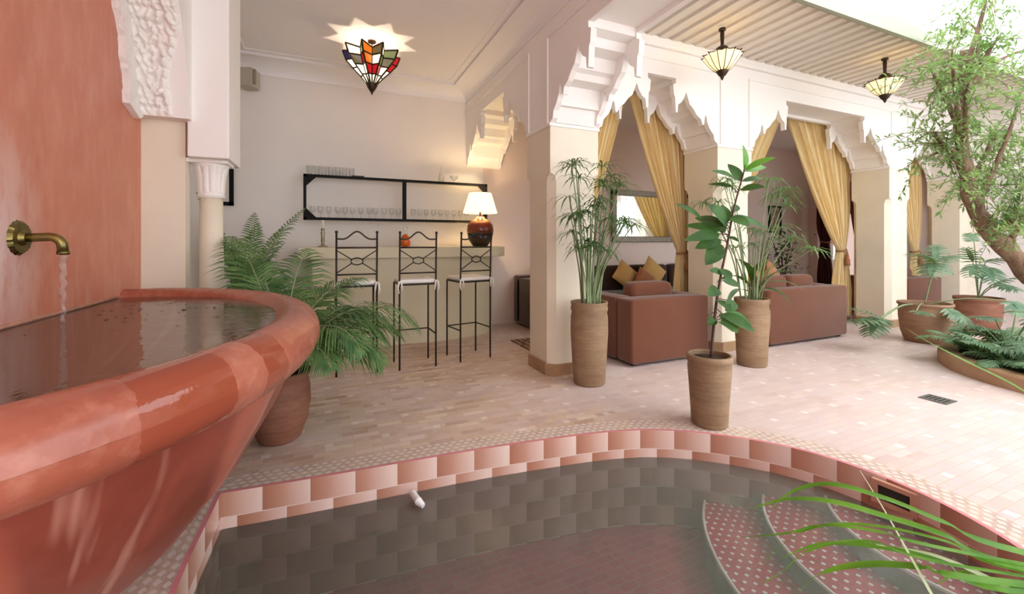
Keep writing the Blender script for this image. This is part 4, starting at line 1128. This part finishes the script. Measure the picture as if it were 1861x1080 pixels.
# papyrus pots
def papyrus(x, y, h, stalks, label, prof, mat, soilz, seed, spread=.35, hh=(1.0,1.75)):
    r_ = random.Random(seed)
    o = thing('potted_papyrus', label, 'plant', (x,y,0))
    lathe_pot(o, x, y, prof, mat, soilz)
    for i in range(stalks):
        a = r_.uniform(0,6.28); rb = r_.uniform(.01,.09); top = r_.uniform(*hh)
        if y > 2.85 and math.sin(a) > .2: a = -a
        sp = spread*r_.uniform(.15,1)*(1.2-.4*(top-hh[0])/(hh[1]-hh[0]))
        b = Vector((x+rb*math.cos(a), y+rb*math.sin(a), soilz-.01)); e = Vector((x+sp*math.cos(a), y+sp*math.sin(a), top))
        mid = b.lerp(e,.5); mid.x -= (e.x-b.x)*.2; mid.y -= (e.y-b.y)*.2
        pts = catmull([b,mid,e],5)
        m = MB(); m.tube(pts, [.0078-.004*k/(len(pts)-1) for k in range(len(pts))], 6); s = m.build('stalk', M['stalk'], o, True)
        m = MB()
        nl = r_.randint(14,20)
        for k in range(nl):
            az = 2*math.pi*k/nl+r_.uniform(-.15,.15); l = r_.uniform(.12,.21); ez = r_.uniform(-.45,.25)
            d = Vector((math.cos(az), math.sin(az), ez)).normalized()
            strapleaf(m, e, e+d*l, .015, Vector((0,0,1)), .5)
        m.build('leaf_umbel', M['papyrus'], s, fix=False)
    return o
profA = [(.118,0),(.128,.01),(.14,.2),(.152,.42),(.15,.54),(.142,.58),(.15,.60),(.15,.62),(.145,.635),(.15,.65),(.15,.665)]
papyrus(1.98, 2.94, .667, 30, 'papyrus plant in a tall ochre clay pot beside the corner pier', profA, 'claypot', .63, 3, .36, (1.05,1.80))
profC = [(.12,0),(.128,.01),(.135,.2),(.15,.4),(.152,.5),(.14,.56),(.152,.60),(.15,.625)]
pcx, pcy = 3.67, 2.76
cp = papyrus(pcx, pcy, .62, 18, 'papyrus with broad lower leaves in a tall clay pot before the brown love seat', profC, 'claypot', .59, 11, .55, (1.0,1.80))
for bt in (((3.711,2.739,0.685),(3.916,2.431,0.88),.05),((3.687,2.75,0.711),(3.943,2.419,0.699),.045),((3.687,2.75,0.711),(3.817,2.474,0.562),.05),((3.649,2.766,0.737),(3.273,2.823,0.773),.05),((3.664,2.76,0.763),(3.478,2.787,0.997),.05),((3.697,2.746,0.763),(3.805,2.698,0.995),.05),((3.64,2.771,0.685),(3.269,2.715,0.562),.04)):
    m = MB(); leafblade(m, bt[0], bt[1], bt[2]*1.6, sag=.35, k=8); m.build('broad_leaf', M['ficus' if bt[2] > .045 else 'selloum'], cp, True, fix=False)
for bt in (((3.772,2.767,0.784),(3.915,2.759,1.002),.06),((3.781,2.763,0.774),(3.997,2.723,0.949),.05)):
    m = MB(); leafblade(m, bt[0], bt[1], bt[2], sag=.1); m.build('bronze_leaf', M['croton'], cp, True, fix=False)

# rubber plant
fx, fy = 2.23, 1.97
fi = thing('rubber_plant', 'young rubber plant with single thin stem in a plain clay pot at the pool edge', 'plant', (fx,fy,0))
lathe_pot(fi, fx, fy, [(.10,0),(.108,.008),(.112,.1),(.122,.25),(.13,.36),(.128,.39),(.136,.40),(.138,.425),(.134,.44)], 'claypot', .415)
tr = [(2.235,1.965,.40),(2.266,1.954,0.732),(2.297,1.94,0.941),(2.336,1.923,1.15),(2.361,1.912,1.307),(2.387,1.901,1.429),(2.425,1.884,1.575),(2.435,1.88,1.638)]
m = MB(); pts = catmull(tr,4); m.tube(pts, [.009-.005*i/(len(pts)-1) for i in range(len(pts))], 8); m.build('stem', M['stem'], fi, True)
NEW = [(((2.431,1.881,1.596)),((2.44,1.9,1.775)),.055),(((2.435,1.88,1.603)),((2.539,1.747,1.671)),.055),(((2.435,1.88,1.596)),((2.635,1.879,1.638)),.05)]
OLD = [((2.412,1.89,1.533),(2.379,1.959,1.654),.065),((2.377,1.905,1.551),(2.157,1.893,1.583),.035),((2.361,1.912,1.498),(2.3,2.048,1.529),.03),((2.377,1.905,1.464),(2.262,1.847,1.526),.04),((2.416,1.888,1.533),(2.634,1.902,1.569),.03),((2.409,1.891,1.481),(2.458,1.76,1.485),.05),
 ((2.336,1.923,1.255),(2.149,1.918,1.38),.09),((2.329,1.926,1.272),(2.389,2.009,1.396),.06),((2.17,1.974,1.295),(1.954,1.982,1.385),.035),((2.313,1.933,1.248),(2.224,2.082,1.309),.07),((2.297,1.94,1.22),(2.122,2.072,1.256),.05),((2.291,1.943,1.202),(2.003,1.96,1.157),.06),((2.297,1.94,1.164),(2.105,1.97,1.109),.065),((2.297,1.94,1.133),(2.14,1.922,1.008),.085),
 ((2.349,1.918,1.307),(2.372,1.798,1.244),.07),((2.361,1.912,1.317),(2.606,1.859,1.235),.04),((2.355,1.915,1.342),(2.488,1.966,1.388),.04),((2.329,1.926,1.185),(2.311,1.825,1.15),.035),((2.304,1.937,1.202),(2.385,2.066,1.304),.06),
 ((2.304,1.937,0.955),(2.186,1.934,0.972),.04),((2.304,1.937,0.983),(2.262,1.847,0.908),.055),((2.304,1.937,0.906),(2.454,1.926,0.866),.045),((2.282,1.947,0.854),(2.136,1.902,0.821),.06),
 ((2.278,1.949,0.784),(2.218,1.811,0.735),.06),((2.333,1.87,0.781),(2.237,1.858,0.727),.06),((2.272,1.951,0.697),(2.297,2.05,0.666),.045),((2.266,1.954,0.662),(2.174,1.94,0.637),.045),((2.304,1.937,0.697),(2.403,1.785,0.6),.06),((2.31,1.935,0.69),(2.614,1.965,0.591),.07),((2.304,1.937,0.669),(2.305,1.828,0.593),.07),((2.278,1.949,0.645),(2.192,1.768,0.621),.06),((2.282,1.947,0.68),(2.509,2.066,0.589),.05)]
m = MB()
for b, t_, w in OLD: leafblade(m, b, t_, w*1.3, up=Vector((-.25,-.75,.5)), sag=.10, fold=.15, k=8)
m.build('foliage', M['ficus'], fi, True, fix=False)
for b, t_, w in NEW:
    m = MB(); leafblade(m, b, t_, w*1.1, up=Vector((.1,-.7,.6)), sag=.1, fold=.2, k=8); tag(m.build('young_leaf', M['ficus_new'], fi, True, fix=False), 'bright green young leaf')
m = MB()
for b, t_, w in OLD+NEW:
    bb = Vector(b); q = min(pts, key=lambda p: (p-bb).length)
    if (q-bb).length > .004: m.tube([q, bb], .0028, 5)
m.build('petioles', M['stem'], fi, True)

# split-leaf plants
def lobed(mb, base, tip, w, up=Vector((0,0,1)), lobes=8, sag=.1):
    base, tip = Vector(base), Vector(tip); ax = tip-base; L = ax.length; d = ax.normalized()
    side = d.cross(up)
    if side.length < .05: side = Vector((1,0,0))
    side.normalize(); nrm = side.cross(d).normalized()
    leafblade(mb, base, tip, w*.28, up, sag, .1, 6)
    for k in range(lobes):
        t = .06+.86*k/(lobes-1); c = base+ax*t+nrm*(sag*L*math.sin(math.pi*t)*.6)
        l = w*.55*(math.sin(math.pi*(.25+.7*t))**.8)+.02
        for s in (-1,1):
            dr = (side*s+d*(.1+.9*t)-nrm*.25+Vector((rnd.uniform(-.08,.08),)*3)).normalized()
            leafblade(mb, c, c+dr*l, l*.22, nrm, .12, .15, 4)
def split_plant(parent, root, leaves, mat='selloum', w=.26):
    for (j, tip, ww) in leaves:
        m = MB(); root_v = Vector(root); jv = Vector(j); mid = root_v.lerp(jv,.5)+Vector((0,0,.08*(jv-root_v).length))
        m.tube(catmull([root_v, mid, jv],5), .006, 6); s = m.build('leaf_stalk', M['stalk'], parent, True)
        m = MB(); lobed(m, j, tip, ww or w); m.build('split_leaf', M[mat], s, False, fix=False)
dx_, dy_ = 6.36, 2.60
pd = thing('potted_split_leaf_plant', 'split-leaf plant in a wide round tan pot beside the third pier', 'plant', (dx_,dy_,0))
lathe_pot(pd, dx_, dy_, [(.17,0),(.18,.01),(.215,.12),(.232,.28),(.235,.38),(.228,.41),(.245,.425),(.245,.45)], 'tanpot', .40)
rt = (dx_,dy_,.42)
split_plant(pd, rt, [((6.427,2.53,0.897),(5.978,2.563,1.015),.30),((6.427,2.53,0.91),(5.979,2.399,0.764),.30),((6.439,2.525,0.91),(6.647,2.433,0.992),.28),((6.493,2.556,0.926),(6.821,2.685,1.116),.26),((6.439,2.525,0.897),(6.466,2.404,0.791),.2),
  ((5.49,2.614,0.319),(5.038,2.648,0.289),.30),((5.479,2.618,0.331),(5.164,2.757,0.438),.24),((5.49,2.614,0.331),(5.206,2.575,0.162),.26),
  ((6.647,1.997,0.523),(6.608,1.904,0.401),.26),((6.276,2.378,0.422),(6.222,2.183,0.279),.25),((5.844,2.459,0.408),(5.72,2.295,0.384),.16)])
ex_, ey_ = 7.72, 2.62
pe = thing('potted_split_leaf_plant', 'split-leaf plant in a round terracotta pot farthest back by the planting bed', 'plant', (ex_,ey_,0))
lathe_pot(pe, ex_, ey_, [(.16,0),(.17,.01),(.205,.12),(.22,.26),(.222,.36),(.215,.39),(.235,.405),(.235,.44)], 'terrapot', .39)
rt = (ex_,ey_,.41)
split_plant(pe, rt, [((7.656,2.646,0.88),(7.434,2.634,1.08),.2),((7.657,2.536,0.885),(7.558,2.361,0.949),.28),((7.562,2.578,0.871),(7.202,2.518,0.714),.24),((7.67,2.53,0.836),(7.466,2.402,0.647),.28),((7.578,2.462,0.603),(7.563,2.25,0.722),.26),((7.817,2.466,0.627),(7.742,2.28,0.546),.28),((7.669,2.64,1.15),(7.743,2.717,1.258),.16)])
# extra potted plants in the lounge corner: small leafy tree
lx_, ly_ = 7.75, 5.2
lt = thing('leafy_house_plant', 'small-leaved bushy plant in the lounge below the framed picture', 'plant', (lx_,ly_,0))
lathe_pot(lt, lx_, ly_, [(.12,0),(.15,.1),(.17,.28),(.17,.34)], 'terrapot', .31)
m = MB()
for i in range(7):
    a = i*.9; m.tube([(lx_,ly_,.3),(lx_+.08*math.cos(a),ly_+.08*math.sin(a),.8),(lx_+.2*math.cos(a),ly_+.2*math.sin(a),1.25)], [.01,.007,.003], 5)
m.build('stems', M['stem'], lt)
m = MB()
for i in range(330):
    p = Vector((lx_+rnd.gauss(0,.15), ly_+min(.2,rnd.gauss(0,.12)), rnd.uniform(.55,1.36))); d = Vector((rnd.uniform(-1,1),rnd.uniform(-1,1),rnd.uniform(-.6,.5))).normalized()
    leafblade(m, p, p+d*.075, .045, sag=.1, k=3)
m.build('foliage', M['ficus'], lt, fix=False)

# ------------------------------------------------------------------ planting bed with tree
bx, by, br_ = 5.93, 1.12, 1.12
bed = thing('planting_bed', 'round raised planting bed with low tan stone curb', 'planter', (bx,by,0))
m = MB(); m.lathe(bx,by,[(br_,0),(br_,.10),(br_-.01,.118),(br_-.03,.125),(br_-.13,.125),(br_-.14,.11),(br_-.14,.02)],96); m.f = m.f[:-2]; m.uv = m.uv[:-2]
m.build('curb', M['curb'], bed, True)
m = MB(); m.lathe(bx,by,[(br_-.135,.085),(.5,.10),(.003,.11)],48); m.build('soil', M['soil'], bed)
tree = thing('tree', 'leaning small-leaved courtyard tree growing from the round bed', 'tree', (5.9,1.1,.1))
tp = [(5.9,1.12,.07),(5.72,1.3,.5),(5.45,1.52,.85),(5.27,1.62,1.10),(5.11,1.69,1.29),(5.0,1.74,1.52),(4.96,1.76,1.8),(4.92,1.78,2.08),(4.98,1.80,2.4),(5.05,1.8,2.8)]
pts = catmull(tp,5); N = len(pts)
m = MB(); m.tube([p+Vector((mnoise.noise(p*7),mnoise.noise(p*7+Vector((5,5,5))),0))*.02 for p in pts], [(.088-.06*i/(N-1))*(1+.12*math.sin(i*1.3)) for i in range(N)], 14); m.build('trunk', M['bark'], tree, True)
BR = [((5.3,1.6,1.08),(4.956,1.428,1.618)),((5.05,1.72,1.45),(5.211,1.535,2.324)),((4.97,1.76,1.75),(4.722,1.859,2.079)),((4.92,1.78,2.1),(4.81,1.93,2.678)),((4.95,1.79,2.3),(4.942,1.544,2.817)),((5.2,1.65,1.2),(4.765,1.403,1.233)),((4.98,1.8,2.4),(5.254,1.844,3.111)),((4.96,1.76,1.9),(4.563,1.601,2.385)),((5.27,1.62,1.1),(5.225,1.31,1.959)),((5.0,1.8,2.4),(5.882,1.568,2.915)),
 ((4.98,1.75,1.6),(5.576,1.811,2.156)),((4.93,1.77,2.0),(4.446,1.652,2.64)),((4.98,1.8,2.5),(5.105,1.691,3.38)),((5.1,1.7,1.3),(5.422,1.661,1.818)),((4.96,1.76,1.8),(4.766,1.949,1.866)),((5.05,1.72,1.5),(4.602,1.584,1.618)),((5.2,1.65,1.3),(5.749,1.299,1.421))]
bm_ = MB(); lf = []
twigs = MB()
for bi, (b, e) in enumerate(BR):
    b, e = Vector(b), Vector(e); mid = b.lerp(e,.55)+Vector((rnd.uniform(-.08,.08),rnd.uniform(-.08,.08),.1))
    bp = catmull([b,mid,e],6); m = MB(); m.tube(bp, [.024-.019*i/(len(bp)-1) for i in range(len(bp))], 7); m.build('branch', M['bark'], tree, True)
    for k in range(20):
        p = bp[rnd.randint(3,len(bp)-1)]; d = Vector((rnd.gauss(0,1),rnd.gauss(0,1),rnd.gauss(-.1,.7))).normalized(); l = rnd.uniform(.15,.42)
        q = [p, p+d*l*.5+Vector((0,0,.01)), p+d*l-Vector((0,0,.05))]; tw = catmull(q,4); twigs.tube(tw, .0022, 4)
        for t_ in tw[2:]:
            for s in range(3):
                dd = (d*.6+Vector((rnd.gauss(0,.7),rnd.gauss(0,.7),rnd.gauss(-.1,.6)))).normalized()
                lf.append((t_+dd*.004, t_+dd*rnd.uniform(.04,.075)))
twigs.build('twigs', M['bark'], tree)
m = MB(); m2 = MB()
for i, (a, b) in enumerate(lf): leafblade(m if i%3 else m2, a, b, .017, up=Vector((rnd.uniform(-.5,.5),rnd.uniform(-.5,.5),.8)), sag=.08, k=2, shape=lambda t: [0.15,1,0.1][int(round(t*2))])
m.build('foliage', M['olive'], tree, fix=False); m2.build('foliage', M['olive2'], tree, fix=False)
# low plants in the bed
def low_fern(x, y, label, n=11, L=.45, seed=0, mat='fern', nm='fern'):
    r_ = random.Random(seed); o = thing(nm, label, 'plant', (x,y,.1), 'low ferns in the planting bed')
    for i in range(n):
        az = 2*math.pi*i/n+r_.uniform(-.2,.2); l = L*r_.uniform(.75,1.15)
        global rnd
        frond(o, (x,y,.10), az, R(r_.uniform(28,62)), l, r_.uniform(.9,1.5), .11, 18, mat, .2, .022)
    return o
low_fern(5.28, 1.62, 'low feathery fern at the front left rim of the round bed', 12, .38, 1)
low_fern(5.12, 1.22, 'low fern beside the bed curb nearest the courtyard drain', 12, .36, 2)
low_fern(5.55, 1.9, 'low fern at the back of the bed in front of the round pots', 12, .42, 3)
low_fern(5.62, 1.38, 'dense fern below the leaning tree trunk', 14, .5, 4)
low_fern(5.2, .75, 'low fern at the right end of the bed by the curb', 12, .38, 5)
low_fern(6.05, 1.85, 'fern at the far edge of the bed behind the tree', 12, .48, 6)
for (x, y, lab, s) in ((5.75,1.75,'split-leaf plant growing among the bed ferns by the far curb',8),(5.4,1.35,'small split-leaf plant in the middle of the bed ferns',9)):
    o = thing('split_leaf_plant', lab, 'plant', (x,y,.1)); r_ = random.Random(s); L = []
    for i in range(9):
        a = i*.7; rr = r_.uniform(.12,.25); j = (x+rr*math.cos(a), y+rr*math.sin(a), r_.uniform(.25,.5)); L.append((j, (j[0]+.2*math.cos(a), j[1]+.2*math.sin(a), j[2]-r_.uniform(0,.08)), .22))
    split_plant(o, (x,y,.1), L)

# foreground grass clump in a pot at the near pool edge
gx, gy = 2.36, .12
gr = thing('spiky_grass_plant', 'bright green grass-like plant arching over the pool from the lower right', 'plant', (gx,gy,0))
lathe_pot(gr, gx, gy, [(.08,0),(.1,.08),(.115,.2),(.12,.22)], 'terrapot', .19)
def blade(pp_, w, mat):
    root = (gx+rnd.uniform(-.03,.03), gy+rnd.uniform(-.03,.03), .19)
    pts = catmull([Vector(p) for p in pp_]+[Vector(root)], 6); n = len(pts); m = MB(); vs = []; fs = []
    for i, p in enumerate(pts):
        t = (pts[min(i+1,n-1)]-pts[max(i-1,0)]).normalized(); s = t.cross(Vector((.2,-.7,.6))).normalized(); nn = s.cross(t)
        k = i/(n-1); ww = w*min(1, .1+k*2.2)/2
        vs += [p-s*ww+nn*ww*.35, p, p+s*ww+nn*ww*.35]
    for i in range(n-1): a = i*3; fs += [(a,a+1,a+4,a+3),(a+1,a+2,a+5,a+4)]
    m.add(vs, fs); return m.build('grass_blade', M[mat], gr, True, fix=False)
blade([(1.168,0.82,0.387),(1.205,0.781,0.449),(1.249,0.708,0.496),(1.327,0.619,0.486),(1.393,0.535,0.46),(1.502,0.433,0.42)], .015, 'grass')
blade([(1.106,0.825,0.401),(1.147,0.763,0.45),(1.216,0.689,0.468),(1.303,0.607,0.453),(1.38,0.53,0.435),(1.502,0.433,0.384)], .016, 'grass')
blade([(1.177,0.794,0.26),(1.222,0.72,0.335),(1.301,0.63,0.364),(1.393,0.535,0.361),(1.472,0.446,0.331)], .013, 'grass')
blade([(1.213,0.778,0.156),(1.222,0.72,0.255),(1.274,0.642,0.318),(1.344,0.557,0.348),(1.424,0.467,0.356)], .015, 'grass')
blade([(1.115,0.876,0.284),(1.149,0.806,0.325),(1.175,0.762,0.353),(1.183,0.682,0.419),(1.253,0.597,0.435),(1.376,0.488,0.42)], .008, 'grass')
blade([(1.127,0.816,0.236),(1.15,0.784,0.305),(1.178,0.706,0.401),(1.264,0.625,0.432),(1.362,0.516,0.433),(1.502,0.433,0.376)], .007, 'grass')
blade([(1.12,0.819,0.187),(1.157,0.781,0.236),(1.165,0.712,0.341),(1.264,0.625,0.391),(1.398,0.5,0.373)], .007, 'grass')
blade([(1.443,0.568,0.267),(1.493,0.524,0.314),(1.532,0.441,0.314)], .012, 'grass')
blade([(1.321,0.676,0.534),(1.327,0.619,0.446),(1.328,0.564,0.356),(1.324,0.511,0.279),(1.361,0.451,0.159),(1.8,.3,.13)], .017, 'drygrass')
blade([(1.301,0.63,0.369),(1.391,0.558,0.366),(1.462,0.494,0.339),(1.501,0.433,0.316),(1.587,0.374,0.265)], .014, 'drygrass')
blade([(1.621,0.708,0.887),(1.62,0.654,0.856),(1.659,0.582,0.809),(1.727,0.498,0.746),(1.781,0.42,0.653)], .013, 'grass')

# floor drain
dr = thing('floor_drain', 'small square metal floor drain in the bright courtyard paving', 'drain', (4.09,1.6,0))
m = MB(); m.box(4.01,4.17,1.52,1.68,0.0005,.005); m.build('plate', M['drain'], dr)
m = MB(); 
for i in range(5): m.box(4.04,4.14,1.545+i*.025,1.555+i*.025,.005,.0065)
m.build('slots', M['dark'], dr)

# ------------------------------------------------------------------ light
w = bpy.data.worlds.new('sky'); scn.world = w; w.use_nodes = True
bg = w.node_tree.nodes['Background']; bg.inputs[0].default_value = (.93,.97,1,1); bg.inputs[1].default_value = 1.0
def light(name, typ, loc, energy, color=(1,1,1), **kw):
    l = bpy.data.lights.new(name, typ); l.energy = energy; l.color = color
    for k, v in kw.items(): setattr(l, k, v)
    o = bpy.data.objects.new(name, l); COL.objects.link(o); o.location = loc; return o
s = light('sun', 'SUN', (0,0,8), .5, (1,.97,.92), angle=R(50)); s.rotation_euler = (R(28), R(22), 0)
light('star_lantern_light', 'POINT', (CX,CY,2.94), 6, (1,.80,.58), shadow_soft_size=.012)
light('table_lamp_light', 'POINT', (LX,LY,1.68), 6, (1,.74,.42), shadow_soft_size=.05)
light('lantern_light', 'POINT', (3.265,2.745,2.80), .8, (1,.8,.5), shadow_soft_size=.05)
light('lantern_light', 'POINT', (5.35,2.51,2.80), .8, (1,.8,.5), shadow_soft_size=.05)

# ------------------------------------------------------------------ camera
cam = bpy.data.cameras.new('camera'); co = bpy.data.objects.new('camera', cam); COL.objects.link(co)
co.location = (0,0,1.15); co.rotation_euler = (R(90), 0, R(-23.7))
cam.sensor_width = 36; cam.lens = 36*775/1861; cam.shift_y = -100/1861; cam.clip_start = .02
scn.camera = co
scn.view_settings.view_transform = 'Standard'; scn.view_settings.look = 'None'
scn.view_settings.exposure = 1.95; scn.view_settings.gamma = 1
scn.cycles.max_bounces = 10; scn.cycles.diffuse_bounces = 7; scn.cycles.transparent_max_bounces = 16
scn.cycles.caustics_reflective = False; scn.cycles.sample_clamp_indirect = 8
